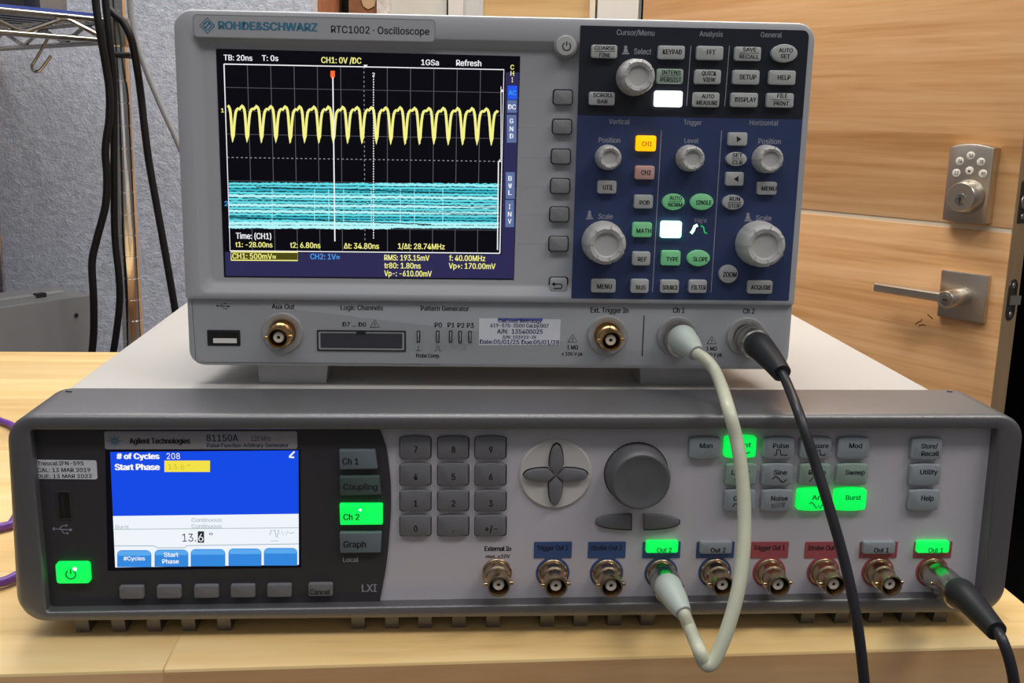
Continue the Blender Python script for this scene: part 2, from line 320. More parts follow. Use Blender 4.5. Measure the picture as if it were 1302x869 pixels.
# ------------------------------------------------------------------ door, open towards the bench
DP = Vector((864, 837.7, 2.7)); DD = Vector((.5736, -.8192, 0)); DN = Vector((-.8192, -.5736, 0))   # DN faces the camera
D = Face(DP, DD, (0, 0, 1))
if D.N.dot(CAM-DP) < 0: D.N = -D.N
u1 = D.uv(1270, 430)[0]; u0 = -602; TH = 42
gv = D.uv(1150, 281)[1]; gh = 3.3
b = MB()
for v0, v1 in ((FL+8, gv-gh), (gv+gh, 1120)): b.plate(D, [(u0, v0), (u1, v0), (u1, v1), (u0, v1)], -TH, 0, 0, .8)
b.plate(D, [(u0+1, gv-gh-1), (u1-1, gv-gh-1), (u1-1, gv+gh+1), (u0+1, gv+gh+1)], -TH+2, -1.4, 1)
b.plate(Face(D.P(u1, 0, -TH/2), -D.N, (0, 0, 1)), [(-TH/2+.6, FL+10), (TH/2-.6, FL+10), (TH/2-.6, 1118), (-TH/2+.6, 1118)], -.5, .4, 2)
for pts in ([(1164, 413), (1167, 410), (1171, 409), (1172, 406)], [(1168, 415), (1173, 413), (1177, 414)], [(1179, 400), (1183, 403), (1186, 406)]): b.line(D, pts, 1.6, 3, .05)
door = struct('door_1', b, ['door_wood', 'groove', 'door_edge_wood', 'scratch'])
# lever set
r0 = D.box(1193.5, 346.5, 1250, 406, 6)
cu, cv = D.uv(1224, 377, 6); hs = 31.5
lv = MB().plate(D, rrect(cu-hs, cv-hs, cu+hs, cv+hs, 1.2, 3), 0, 7, 0, 1).build('door_handle', 'satin_nickel', door)
nb = MB(); o = D.P(cu, cv, 7); nb.lathe(o, D.N, [(12.5, 0), (12.5, 3), (11.5, 3.2), (11.5, 44), (10.5, 45.5), (8.5, 45.6), (8.5, 45.2), (7.6, 45.2)], 32, 0)
nb.build('lever_hub', 'satin_nickel', lv)
kc = MB(); kc.lathe(D.P(cu, cv, 52.2), D.N, [(7.4, 0), (7.2, .8), (6, 1.1)], 24); kc.plate(D, rrect(cu-3.4, cv-.9, cu+3.4, cv+.9, .6, 3), 53, 53.45, 1)
kc.build('key_cylinder', ['collar_nickel', 'hole'], lv)
e = D.uv(1112, 371, 40); e1 = D.uv(1112, 365.5, 40); hh = 6.2
MB().loft([[D.P(u, cv+q*hh, 36+k*7) for q, k in ((-1, -.6), (-.7, -1), (.7, -1), (1, -.6), (1, .6), (.7, 1), (-.7, 1), (-1, .6))] for u in (cu-6, cu-30, e[0]+2, e[0])], 0, True).build('lever_arm', 'satin_nickel', lv)
# keypad deadbolt
q = D.box(1206, 181, 1266, 287, 8); A = [D.uv(*p, 10) for p in ((1203, 280), (1261, 286), (1268, 187), (1209, 184))]
ku0, ku1, kv0, kv1 = (A[0][0]+A[3][0])/2, (A[1][0]+A[2][0])/2-2, (A[0][1]+A[1][1])/2+1, (A[2][1]+A[3][1])/2-2
km = (ku0+ku1)/2; hw = (ku1-ku0)/2
out = [(ku0+2*hw*i/10, kv0-2.5*(1-((i-5)/5)**2)) for i in range(11)]+[(ku1-2*hw*i/10, kv1+5*(1-((i-5)/5)**2)) for i in range(11)]
kp = MB().plate(D, out, 0, 18, 0, 2.5); kp = kp.build('keypad_lock', 'satin_nickel', door)
for x, y, s in ((1220.5, 205, '34'), (1234.5, 198, '16'), (1247.5, 206, '78'), (1216, 220, '12'), (1233, 217, ''), (1250, 221, '90')):
    a = D.uv(x, y, 18); kb = MB().lathe(D.P(*a, 17.8), D.N, [(5.2, 0), (5.2, 1.2), (4.4, 1.7)], 20)
    if s: kb.text(D, s, x-2.6, x+2.6, y-2.2, y+2.2, 1, 19.6, ph=19.6)
    else: kb.plate(D, ell(a[0], a[1]-.6, 1.8, 1.6, 12), 19.4, 19.6, 1)
    kb.build('lock_button', ['lock_button', 'ink_soft'], kp)
a = D.uv(1229, 250, 18); dial = MB().lathe(D.P(a[0]+2, a[1], 17.5), D.N, [(22, 0), (22, 2), (19.5, 8), (18.8, 19), (17.6, 20.5)], 40).build('deadbolt_dial', 'satin_nickel', kp)
ck = MB(); ck.lathe(D.P(a[0]+2, a[1]-3, 37.8), D.N, [(7.8, 0), (7.6, .8), (6.6, 1)], 28); cu2, cv2 = a[0]+2, a[1]-3; ck.plate(D, ell(cu2, cv2+1.3, 1.5, 1.5, 12), 38.5, 39, 1); ck.plate(D, rrect(cu2-.8, cv2-4.5, cu2+.8, cv2+1, .3, 2), 38.5, 39, 1)
ck.build('key_cylinder', ['collar_nickel', 'hole'], kp)
# latch plates on the door edge
DE = Face(D.P(u1+.5, 0, -TH/2), -D.N, (0, 0, 1)); 
if DE.N.dot(DD) < 0: DE.N = -DE.N
for (cx, cyp, hgt, kind) in ((1296, 257, 27, 0), (1283, 382, 27, 1)):
    a = DE.uv(cx, cyp); v = a[1]
    lp = MB().plate(DE, rrect(-12, v-hgt, 12, v+hgt, 11 if kind else 3, 6), 0, 1.2, 0, .4); lp = lp.build('latch_plate', 'nickel_dark', door)
    for sv in (-19, 19): MB().lathe(DE.P(0, v+sv, 1.1), DE.N, [(4, 0), (3.6, .9), (2, 1.3)], 16).build('screw', 'satin_nickel', lp)
    if kind: MB().loft([[DE.P(-7, v-6, 1), DE.P(7, v-6, 1), DE.P(7, v+6, 1), DE.P(-7, v+6, 1)], [DE.P(-7, v-6, 2), DE.P(7, v-6, 9), DE.P(7, v+6, 9), DE.P(-7, v+6, 2)]]).build('latch_bolt', 'satin_nickel', lp)
    else: MB().lathe(DE.P(0, v, 1), DE.N, [(9, 0), (8.6, 1.2), (6.5, 1.4), (6, .4)], 24).build('deadbolt_end', 'satin_nickel', lp)
# ================================================================== WORKBENCH
BXR = 449.5; F0 = Vector((-6.5, -29, 0)); sl = (-18-(-29))/(425+6.5)
fy = lambda x: F0.y+(x-F0.x)*sl
bench = thing('workbench', (60, 250, FL), 'pale butcher block workbench top under the grey pulse generator', 'workbench')
b = MB(); xs = [-335, BXR]
ring = lambda i, z: [(-335+i, fy(-335)+i, z), (BXR-i, fy(BXR)+i, z), (BXR-i, 521-i, z), (-335+i, 521-i, z)]
b.loft([ring(.0, -44), ring(0, -1.6), ring(.5, -.5), ring(1.6, 0)], 0, True)
for i in range(len(b.f)):
    vsf = [b.v[k] for k in b.f[i]]
    if max(v.z for v in vsf) < -1: b.m[i] = 1
b.build('bench_top', ['bench_wood', 'bench_end'], bench)
for y0 in (fy(-300)+50, 440): MB().box(-300, y0, -120, BXR-60, y0+22, -44).build('apron', 'bench_end', bench)
for x in (-300, BXR-110):
    for y in (0, 440): MB().box(x, y, FL, x+50, y+50, -44, 0, 2).build('leg', 'bench_end', bench)
# ================================================================== PULSE GENERATOR
gen = thing('pulse_generator', (205, 200, 0), 'wide grey bench generator with blue screen and keypad, under the oscilloscope', 'signal generator')
G = FR
ztop = 95.8
MB().box(atZ(160, 440.7, ztop).x, 25, 12, atZ(1100, 450.3, ztop).x, 400, ztop, 0, 1.2).build('top_cover', 'cover_beige', gen)
for x, y in ((30, 350), (375, 350), (30, 70), (375, 70)): MB().lathe((x, y, 12.5), (0, 0, -1), [(11, 0), (10.5, 11), (9, 12.5)], 24).build('foot', 'bumper_grey', gen)
uL = lambda x, y, h: G.uv(x, y, h)
inner = [(uL(54, 700, 5)[0], uL(500, 767, 1)[1]), (uL(1240, 740, 0)[0], uL(900, 755.5, 0)[1]), (uL(1258.5, 560, 0)[0], uL(1100, 545, 5)[1]), (uL(39.5, 560, 5)[0], uL(200, 546.5, 5)[1])]
outer = [(uL(27.5, 745, -2)[0], uL(250, 785, 3)[1]), (uL(1269, 735, -2)[0], uL(1000, 780, 3)[1]), (uL(1288, 560, -2)[0], 101.6), (uL(19.5, 560, -2)[0], 101.6)]
def outset(Q, d):
    return [(Q[0][0]-d, Q[0][1]-d*.9), (Q[1][0]+d, Q[1][1]-d*.9), (Q[2][0]+d, Q[2][1]+d), (Q[3][0]-d, Q[3][1]+d)]
def mixq(t): return [(a[0]*(1-t)+b[0]*t, a[1]*(1-t)+b[1]*t) for a, b in zip(inner, outer)]
prof = [(0, -3, 1.5), (0, 4.8, 1.5), (.03, 5.7, 1.8), (.12, 6.1, 2.6), (.74, 6.1, 9), (.88, 5.6, 11), (.97, 4.4, 12), (1, 2.8, 13), (1, -6, 13), (1, -33, 13), (.95, -34.4, 12.5), (.4, -34.6, 9)]
bm_ = MB(); bm_.loft([[G.P(p[0], p[1], h) for p in rpoly(mixq(t), r, 8)] for t, h, r in prof], 0, False, False)
bumper = None
zb = min(v.z for v in bm_.v)
teeth = [97, 143, 188, 232, 277, 447, 490, 532, 575, 618, 687, 729, 772, 814, 1017, 1060, 1103, 1144, 1185]
for t in teeth:
    x0 = atY(t, 790, 3).x; x1 = atY(t+17, 790, 3).x
    bm_.loft([[(x0, 0, zb+4), (x1, 0, zb+4), (x1, 30, zb+4), (x0, 30, zb+4)], [(x0, 2.5, .2), (x1, 2.5, .2), (x1, 30, .2), (x0, 30, .2)]], 0, True)
for x0, x1 in ((60, 120), (620, 655), (1185, 1215)):
    pass
for px in (88, 1208):
    bm_.tube([atZ(px-4, 498.5, 101.6), atZ(px+3, 499, 101.6)], .5, 6, 1)
bm_.build('bumper', ['bumper_grey', 'ink'], gen, ang=50)
# white front panel with its print, dark display panel with a curved right edge
wp = MB(); wp.plate(G, [(a, b_) for a, b_ in outset(inner, 1.5)], -3, 0, 0)
wp.text(G, 'External In', 616, 650, 695, 701, 1, bold=.02); wp.text(G, 'max. ±10V', 617.5, 648.5, 705.5, 710, 1, bold=.015)
wp.build('front_panel', ['gen_white', 'ink'], gen)
cur = [(481.7, 543), (488, 560), (492, 574), (496, 606), (497, 628), (496.5, 660), (491.7, 715), (484.5, 757), (482, 772)]
op = [G.uv(x, y, 1) for x, y in cur]; op = [(p.x, p.y) for p in spline([(u, v, 0) for u, v in op], 4)]
dk = MB(); dk.plate(G, [(inner[3][0]-1, inner[3][1]+1), (inner[0][0]-1, inner[0][1]-1)]+op[::-1], -1, 1, 0, .0)
# usb trident, power dot, small print
def usb(b, F, x, y, s, mi, h):
    b.line(F, [(x-18*s, y-1*s), (x+14*s, y+1*s)], .35*s*2, mi, h); b.poly([F.P(*F.uv(*p, h), h) for p in ((x+14*s, y-3*s), (x+14*s, y+5*s), (x+20*s, y+1*s))], mi)
    b.line(F, [(x-9*s, y), (x-2*s, y-7*s), (x+6*s, y-8*s)], .6*s, mi, h); b.line(F, [(x-4*s, y), (x+2*s, y+8*s), (x+8*s, y+8*s)], .6*s, mi, h)
    for dx, dy, rr in ((-18, -1, 3.2), (7, -8, 2.4), (9, 8, 2.4)):
        u, v = F.uv(x+dx*s, y+dy*s, h); k = .33*rr*s; b.poly([F.P(p[0], p[1], h) for p in ell(u, v, k, k, 10)], mi)
usb(dk, G, 80, 673.5, .62, 1, 1.06)
dk.text(G, 'Local', 436, 456, 709, 715, 1, 1.06, .015)
dk.text(G, 'LXI', 460, 479, 743.5, 753, 1, 1.06, .01)
dk.build('display_panel', ['gen_dark', 'print_grey'], gen)
pl = MB(); q = G.box(132.5, 548.5, 378, 572, 1.6); pl.plate(G, rrect(*q, 1, 4), 0, 1.6, 0, .3)
pl.text(G, 'Agilent Technologies', 164.5, 242, 557.5, 564.5, 1, 1.66, .02); pl.text(G, '81150A', 262.5, 303, 553, 561.5, 2, 1.66, .01); pl.text(G, '120 MHz', 319.5, 344.5, 555, 561, 2, 1.66, .0); pl.text(G, 'Pulse Function Arbitrary Generator', 263, 367, 564, 569, 2, 1.66, .012)
u, v = G.uv(145.5, 561, 1.66)
for i in range(16):
    a = i*math.pi/8; l = 3 if i % 2 == 0 else 2
    pl.uline(G, [(u+math.cos(a)*.5, v+math.sin(a)*.5), (u+math.cos(a)*l, v+math.sin(a)*l)], .28, 3, 1.66)
pl.build('name_plate', ['plate_silver', 'ink', 'navy_ink', 'teal_ink'], gen)
# colour display
sc = MB(); HS = 1.15
def sq(b, pts, mi, h): b.pquad(G, pts, mi, h)
QS = [(140, 575), (379.5, 573), (380, 718.5), (146.5, 722)]
sc.plate(G, [G.uv(*p, 1) for p in ((137, 726), (383, 722), (382, 572), (134, 572))], .9, 1.1, 0)
def sp_(x, y):  # photo coordinates on a screen row/column grid
    fx, fy_ = x, y
    t = [Vector(p) for p in QS]; return tuple((t[0]*(1-fx)+t[1]*fx)*(1-fy_)+(t[3]*(1-fx)+t[2]*fx)*fy_)
def sr(x0, y0, x1, y1, mi, h=HS): sc.pquad(G, [sp_(x0, y1), sp_(x1, y1), sp_(x1, y0), sp_(x0, y0)], mi, h)
sr(0, 0, 1, .555, 1); sr(0, .555, 1, 1, 2)
sc.text(G, '# of Cycles', 148, 203, 577, 584, 3, 1.25, .03); sc.text(G, '208', 212, 229, 576.5, 584, 3, 1.25, .0); sc.text(G, 'Start Phase', 146, 203.5, 590.5, 598, 3, 1.25, .03)
sc.prect(G, 209, 586, 267, 600.5, 4, 1.2); sc.text(G, '13.6 °', 214, 242, 590.5, 597, 12, 1.25, .0)
sc.line(G, [(368, 581), (374.5, 574.5)], .7, 3, 1.25); sc.line(G, [(367.5, 581.5), (374, 582)], .7, 3, 1.25)
sc.text(G, 'Continuous', 243.5, 282, 659, 664, 6, 1.25); sc.text(G, 'Continuous', 243.5, 282, 667, 672, 6, 1.25); sc.text(G, 'Burst', 147, 164, 668, 672.5, 6, 1.25)
sc.line(G, [(144, 673.5), (380, 671.5)], .35, 6, 1.22); sc.line(G, [(145, 694.5), (196, 694.5), (200, 697), (234, 697), (238, 694.2), (380, 692)], .35, 9, 1.22)
sc.text(G, '13.', 232, 249.5, 679, 689, 5, 1.25, 0); sc.prect(G, 251.5, 676, 259.5, 690.5, 5, 1.22); sc.text(G, '6', 252.5, 258.5, 679, 689, 3, 1.27, 0); sc.text(G, '°', 266, 271, 678, 684, 5, 1.25, 0)
wv = [(343, 681), (345, 674), (347, 676), (349, 673.5), (351, 683), (352.5, 684), (354, 674), (356, 680), (358, 675), (360, 681), (362, 676), (364, 681), (366, 676), (369, 678.5), (374, 677.5)]
sc.line(G, wv, .3, 9, 1.25); sc.line(G, [(344, 688.5), (354, 688)], .3, 6, 1.25)
for i, (x0, x1) in enumerate(((149, 192.5), (196.5, 239.5), (242.5, 286.5), (290.5, 332.5), (335.5, 378))):
    yb = 721.5-i*.5; yt = 700-i*.7
    tb = rpoly([G.uv(x0, yb, 1.2), G.uv(x1, yb, 1.2), G.uv(x1, yt, 1.2), G.uv(x0, yt, 1.2)], [.1, .1, 2, 2], 4)
    sc.poly([G.P(*p, 1.2) for p in tb], 7)
    tb = rpoly([G.uv(x0+1, yt+7, 1.2), G.uv(x1-1, yt+7, 1.2), G.uv(x1-1, yt+1, 1.2), G.uv(x0+1, yt+1, 1.2)], [.1, .1, 1.6, 1.6], 4); sc.poly([G.P(*p, 1.22) for p in tb], 8)
sc.text(G, '#Cycles', 157, 184.5, 708, 713, 3, 1.26); sc.text(G, 'Start', 208.5, 227, 703, 708.5, 3, 1.26); sc.text(G, 'Phase', 206.5, 227.5, 711.5, 717, 3, 1.26)
sc.build('display', ['screen_black', 'px_royal', 'px_pale', 'px_white', 'px_gold', 'px_dark', 'px_faint', 'px_tab', 'px_tab_top', 'px_line', 'px_yellow', 'px_dim', 'px_dim'], gen)
# sticker, usb slot, power key
st = MB(); st.plate(G, rpoly([G.uv(41.5, 609, 1.2), G.uv(124, 610, 1.2), G.uv(122.5, 586, 1.2), G.uv(41.5, 585, 1.2)], .8, 3), 1, 1.25, 0)
st.text(G, 'Trescal:IFN-595', 47.5, 106.5, 587, 592, 1, 1.3, .01); st.text(G, 'CAL: 13 MAR 2019', 47.5, 115, 595.5, 600.5, 1, 1.3, .01); st.text(G, 'DUE: 13 MAR 2022', 47.5, 117, 603.5, 608, 1, 1.3, .01)
tag(st.build('calibration_sticker', ['sticker', 'ink'], gen), 'white calibration sticker')
us = MB(); q = G.box(72.5, 624, 91, 661, 1); us.plate(G, rrect(q[0], q[1], q[2], q[3], .4, 2), .8, 1.3, 0, .2); q2 = G.box(75, 626.5, 89, 659, 1.3); us.plate(G, rrect(*q2, .3, 2), 1, 1.36, 1); q3 = G.box(78, 630, 82.5, 656, 1.3); us.plate(G, rrect(*q3, .2, 2), 1, 1.42, 2)
us.build('usb_port', ['gen_dark', 'hole', 'ink'], gen)
def power_mark(b, F, x, y, r, mi, h, wd_=.5):
    u, v = F.uv(x, y, h); b.uline(F, [(u+r*math.sin(a), v+r*math.cos(a)) for a in [math.radians(35+290*i/20) for i in range(21)]], wd_, mi, h); b.uline(F, [(u, v+r*.1), (u, v+r*1.25)], wd_, mi, h)
pk = MB(); q = G.box(70.5, 717, 113.5, 743, 3.5); pk.plate(G, rrect(q[0], q[1], q[2], q[3], 1.4, 4), .8, 3.5, 0, .6); power_mark(pk, G, 90, 731, 2.0, 1, 3.56)
u, v = G.uv(95, 724, 3.6); pk.poly([G.P(*p, 3.55) for p in ell(u, v, .9, .9, 14)], 2)
tag(pk.build('power_button', ['lit_green', 'green_ink', 'lit_mint'], gen), 'power button glowing green')
def key(F, x0, y0, x1, y1, hh, mats, parent, texts=(), shape='rect', r=.9, base=0, name='button', marks=None, bev=.5, cut=None):
    q = F.box(x0, y0, x1, y1, base+hh)
    if shape == 'ell': o = ell((q[0]+q[2])/2, (q[1]+q[3])/2, (q[2]-q[0])/2, (q[3]-q[1])/2, 32)
    elif shape == 'barrel':
        n = 8; bw = (q[3]-q[1])*.07
        o = [(q[0]+(q[2]-q[0])*i/n, q[1]-bw*(1-(2*i/n-1)**2)) for i in range(n+1)]+[(q[2]-(q[2]-q[0])*i/n, q[3]+bw*(1-(2*i/n-1)**2)) for i in range(n+1)]
        o = rpoly(o, [r]+[.05]*(n-1)+[r, r]+[.05]*(n-1)+[r], 3)
    elif shape == 'poly': o = [F.uv(x, y, base+hh) for x, y in cut]
    else: o = rrect(*q, r, 4)
    b = MB(); b.plate(F, o, base-.3, base+hh, 0, bev)
    for t in texts: b.text(F, t[0], t[1], t[2], t[3], t[4], 1, base+hh+.05, .014, ph=base+hh)
    if marks: marks(b, base+hh+.05)
    return b.build(name, mats if isinstance(mats, list) else [mats, 'ink'], parent)
def well(F, x0, y0, x1, y1, base, parent_mb, mi, r=1.2, g=1.6): pass
for i in range(5):
    x = [151.5, 199, 246.5, 293, 339.5][i]; key(G, x, 746.5-i*.6, x+31, 762.5-i*.6, 2, 'gen_key', gen, r=.8, base=1, name='soft_key')
key(G, 392, 743, 423, 759, 2, 'gen_key', gen, [('Cancel', 394, 420, 750, 756.5)], r=.8, base=1, name='soft_key')
def poly_key(pts, m_, text, lab=None, dot=None):
    o = [G.uv(x, y, 3.2) for x, y in pts]; b = MB(); b.plate(G, rpoly(o, .5, 3), .8, 3.2, 0, .5)
    b.text(G, text[0], text[1], text[2], text[3], text[4], 1, 3.26, .012, ph=3.2)
    if dot: u, v = G.uv(*dot, 3.26); b.poly([G.P(*p, 3.25) for p in ell(u, v, .6, .6, 12)], 2)
    ob = b.build('button', [m_, 'ink', 'lit_mint'], gen)
    if lab: tag(ob, lab)
poly_key([(432, 598), (480.5, 597), (477, 573), (431, 573)], 'gen_side_key', ('Ch 1', 435.5, 456, 583, 591))
poly_key([(432.5, 631), (485, 630), (482.5, 606.5), (431.5, 606.5)], 'gen_side_green', ('Coupling', 436.5, 480, 615.5, 623))
poly_key([(432.5, 668.5), (486.5, 668), (486.5, 642), (431.5, 642)], 'lit_green', ('Ch 2', 436.5, 457, 654, 661.5), 'Ch 2 button glowing green', (458, 649))
poly_key([(432.5, 704), (484, 703.5), (485.5, 678), (431.5, 678)], 'gen_side_key', ('Graph', 436.5, 465.5, 688.5, 696.5))
# keypad
rows = (('7', '8', '9', 557, 583), ('4', '5', '6', 591.5, 617), ('1', '2', '3', 625.5, 649.5), ('0', '.', '+/-', 657.5, 681.5))
wells = MB()
for a, b_, c, y0, y1 in rows:
    for s, x0 in ((a, 508.5), (b_, 556.5), (c, 604)):
        w = 5 if len(s) == 1 else 16; xc = x0+20
        q = G.box(x0-.8, y0-1.8, x0+40.3, y1+.6, .05); wells.poly([G.P(*p, .05) for p in rrect(*q, 1.2, 4)], 0)
        tx = [(s, xc-w/2, xc+w/2, y0+(11 if s != '.' else 12), y0+(19 if s != '.' else 22))] if s != '.' else [(s, xc-1, xc+1, y0+10, y0+19)]
        key(G, x0, y0, x0+39, y1, 1.9, 'gen_key', gen, tx, 'barrel', .8, 0, 'keypad_key')
wells.build('key_gap', 'ink', gen)
# arrow pad
uc, vc = G.uv(706.5, 603.5, 1)
dm = MB(); dm.loft([[G.P(*p, h) for p in ell(uc, vc, r, r, 48)] for r, h in ((15.9, -.5), (15.7, .5), (15, 1), (14, .9))]); dm.build('arrow_pad', 'disc_white', gen)
for k in range(4):
    a = k*math.pi/2; ca, sa = math.cos(a), math.sin(a)
    base_ = [(.5, 0)]+[(.5+12.7*t, 3.1*math.sin(math.pi*min(1, t**.75)*.93+.0)**.8 if t < 1 else 0) for t in [i/12 for i in range(1, 13)]]
    pts = [(.6, 0), (3.2, 2.7)]+[(3.2+10.6*t, 2.9*math.sqrt(max(0, 1-t**2.6))) for t in [i/12 for i in range(1, 13)]]
    pts = pts+[(x, -y) for x, y in pts[::-1] if y > 1e-6]
    if k in (1, 3): pts = [(x*1.0, y) for x, y in pts]
    o = [(uc+x*ca-y*sa, vc+x*sa+y*ca) for x, y in pts]
    b = MB(); b.plate(G, o, .5, 2.8, 0, .5); b.build('arrow_key', 'gen_key', gen)
    gp = MB(); cx_ = [(uc+(x*1.03+.1)*ca-y*1.14*sa+.0, vc+(x*1.03+.1)*sa+y*1.14*ca+.15) for x, y in pts]; gp.poly([G.P(*p, 1.03) for p in cx_]); gp.build('key_gap', 'ink', gen)
# rotary knob
uk, vk = G.uv(810, 604, 2)
kn = MB(); kn.lathe(G.P(uk, vk, 0), G.N, [(13.7, 0), (13.6, 1.5), (13.1, 8), (12.7, 9.6), (11.9, 10.6), (11.2, 10.7), (10.8, 10.5), (6, 10.3), (1, 10.3)], 56); kn.build('rotary_knob', 'gen_dial', gen)
sh_ = MB(); sh_.poly([G.P(*p, .05) for p in ell(uk, vk, 14.1, 14.1, 40)]); sh_.build('key_gap', 'ink', gen)
def half_oval(x0, x1, y0, y1, left):
    n = 10; pts = [(x1 if left else x0, y1), (x1 if left else x0, y0)] if left else [(x0, y0), (x0, y1)]
    s = -1 if left else 1; xa = x1 if left else x0; wdt = (x1-x0)
    arc = [(xa+s*wdt*math.sin(t*math.pi/2), (y0+y1)/2-(y1-y0)/2*math.copysign(abs(math.cos(t*math.pi/2))**.8, 1)) for t in [i/n for i in range(n+1)]]
    arc += [(x, y0+y1-y) for x, y in arc[::-1][1:]]
    return arc
for x0, x1, lf in ((757.5, 802.5, True), (819, 864, False)):
    key(G, x0, 655, x1, 674, 1.9, 'gen_key', gen, (), 'poly', cut=half_oval(x0, x1, 655, 674, lf), name='cursor_key')
    b = MB(); b.poly([G.P(*G.uv(x, y, .05), .05) for x, y in half_oval(x0-1, x1+1, 653.5, 674.8, lf)]); b.build('key_gap', 'ink', gen)
# function keys
def wave(kind, x, y):
    pts = {'pulse': [(-7, 3), (-4, 3), (-3, -4), (1, -4), (2, 3), (10, 3)], 'square': [(-8, 3), (-4, 3), (-4, -3), (2, -3), (2, 3), (8, 3), (8, 1)], 'sine': [(-9+i*1.2, -3.4*math.sin(i*1.2/18*2*math.pi)) for i in range(16)],
           'ramp': [(-7, 4), (0, -4), (4, 4), (7, 1)], 'noise': [(-8+i, (4 if i % 2 else -4)*(.4+.6*abs(math.sin(i*1.7)))) for i in range(17)], 'arb': [(-9, -2), (-6, -4), (-3, -1), (0, 4), (3, 0), (5, 4), (7, 0), (9, -1)],
           'line': [(-7, 1), (-2, -2), (3, 1), (7, -1)], 'blob': [(-5, 2), (-3, -2), (0, -2), (1, 2), (4, -1)]}[kind]
    def f(b, h): b.line(FR, [(x+p, y+q) for p, q in pts], .5, 1, h, ph=h)
    return f
fk = [(876.5, 558, 'Man', 889.5, 906, 0, None), (922, 557, 'Cont', 929, 955, 1, ('line', 947, 576)), (970.5, 558, 'Pulse', 982.5, 1003, 0, ('pulse', 991, 576)), (1017.5, 558, 'Square', 1027, 1053.5, 0, ('square', 1041, 576)), (1065.5, 558, 'Mod', 1079.5, 1096, 0, None),
      (922.5, 592, 'Linear', 930, 953, 2, ('line', 941, 610)), (968.5, 592, 'Sine', 983.5, 1000.5, 0, ('sine', 991, 610)), (1016.5, 592, 'Ramp', 1028, 1050, 2, ('ramp', 1036, 609)), (1063.5, 592, 'Sweep', 1074.5, 1099.5, 2, None),
      (921, 625, 'Gate', 932.5, 950, 0, ('blob', 937, 643)), (968, 625, 'Noise', 980, 1001.5, 0, ('noise', 989.5, 643)), (1014.5, 624, 'Arb', 1032, 1048.5, 1, ('arb', 1038, 643)), (1062, 624, 'Burst', 1075, 1094.5, 1, None)]
for x, y, s, a, b_, lit, wv in fk:
    m_ = (['lit_green', 'green_ink'], ['gen_fkey', 'ink'], ['gen_fkey_green', 'ink'])[{1: 0, 0: 1, 2: 2}[lit]]
    ob = key(G, x, y, x+40, y+25, 2.6, m_, gen, [(s, a, b_, y+6, y+12)], 'barrel', 1.2, 0, 'function_key', wave(*wv) if wv else None, .7)
    if lit == 1: tag(ob, s+' key glowing green')
for x, y, y1, tx in ((1159, 559, 584, [('Store/', 1171, 1192, 564.5, 570.5), ('Recall', 1171, 1194, 574, 580)]), (1157, 592.5, 617, [('Utility', 1169.5, 1192, 597.5, 603.5)]), (1155.5, 625, 649, [('Help', 1171, 1187, 630.5, 637)])):
    key(G, x, y, x+39.5, y1, 2.6, 'gen_fkey', gen, tx, 'barrel', 1.2, 0, 'function_key', None, .7)
# bnc sockets
def bnc(F, u, v, L, parent, shell, base=0, ring_=True):
    o = F.P(u, v, base); b = MB()
    pr = ([(6.5, -.3), (6.5, .9), (6.1, 1.3), (5.7, 1.4)] if ring_ else [(6, -.3), (6, .5)])+[(5.6, 2.0), (5.6, L*.42), (4.9, L*.46), (4.85, L-.5), (4.6, L), (4.1, L), (4.0, L-.4), (4.0, L*.35)]
    b.lathe(o, F.N, pr, 32, 0, None, False, True, 1)
    for s in (-1, 1):
        c = F.P(u, v, base+L*.78); b.lathe(c+F.U*s*4.2+F.V*(.3*s), F.U*s, [(1.0, 0), (1.0, 2.0), (.8, 2.2)], 12, 0)
    p = b.build('bnc_socket', [shell, 'hole'], parent)
    MB().lathe(F.P(u, v, base+L*.3), F.N, [(2.5, 0), (2.5, L*.55), (2.2, L*.58), (.85, L*.58), (.8, L*.4)], 24).build('insulator', 'insulator', p)
    MB().lathe(F.P(u, v, base+L*.3), F.N, [(.8, 0), (.8, L*.52), (.5, L*.54)], 12).build('center_contact', 'hole', p)
    return p
LG = 14
outs = [(632, 727, None, None, 0), (703, 728, 'blue_plate', 'Trigger Out 2', 0), (771.5, 728, 'blue_plate', 'Strobe Out 2', 0), (841, 728, 'blue_plate', 'Out 2', 2), (909.5, 727, 'blue_plate', 'Out 2', 1), (978.5, 727, 'red_plate', 'Trigger Out 1', 0), (1047.5, 726.5, 'red_plate', 'Strobe Out 1', 0), (1117, 726.5, 'red_plate', 'Out 1', 1), (1186, 726, 'red_plate', 'Out 1', 2)]
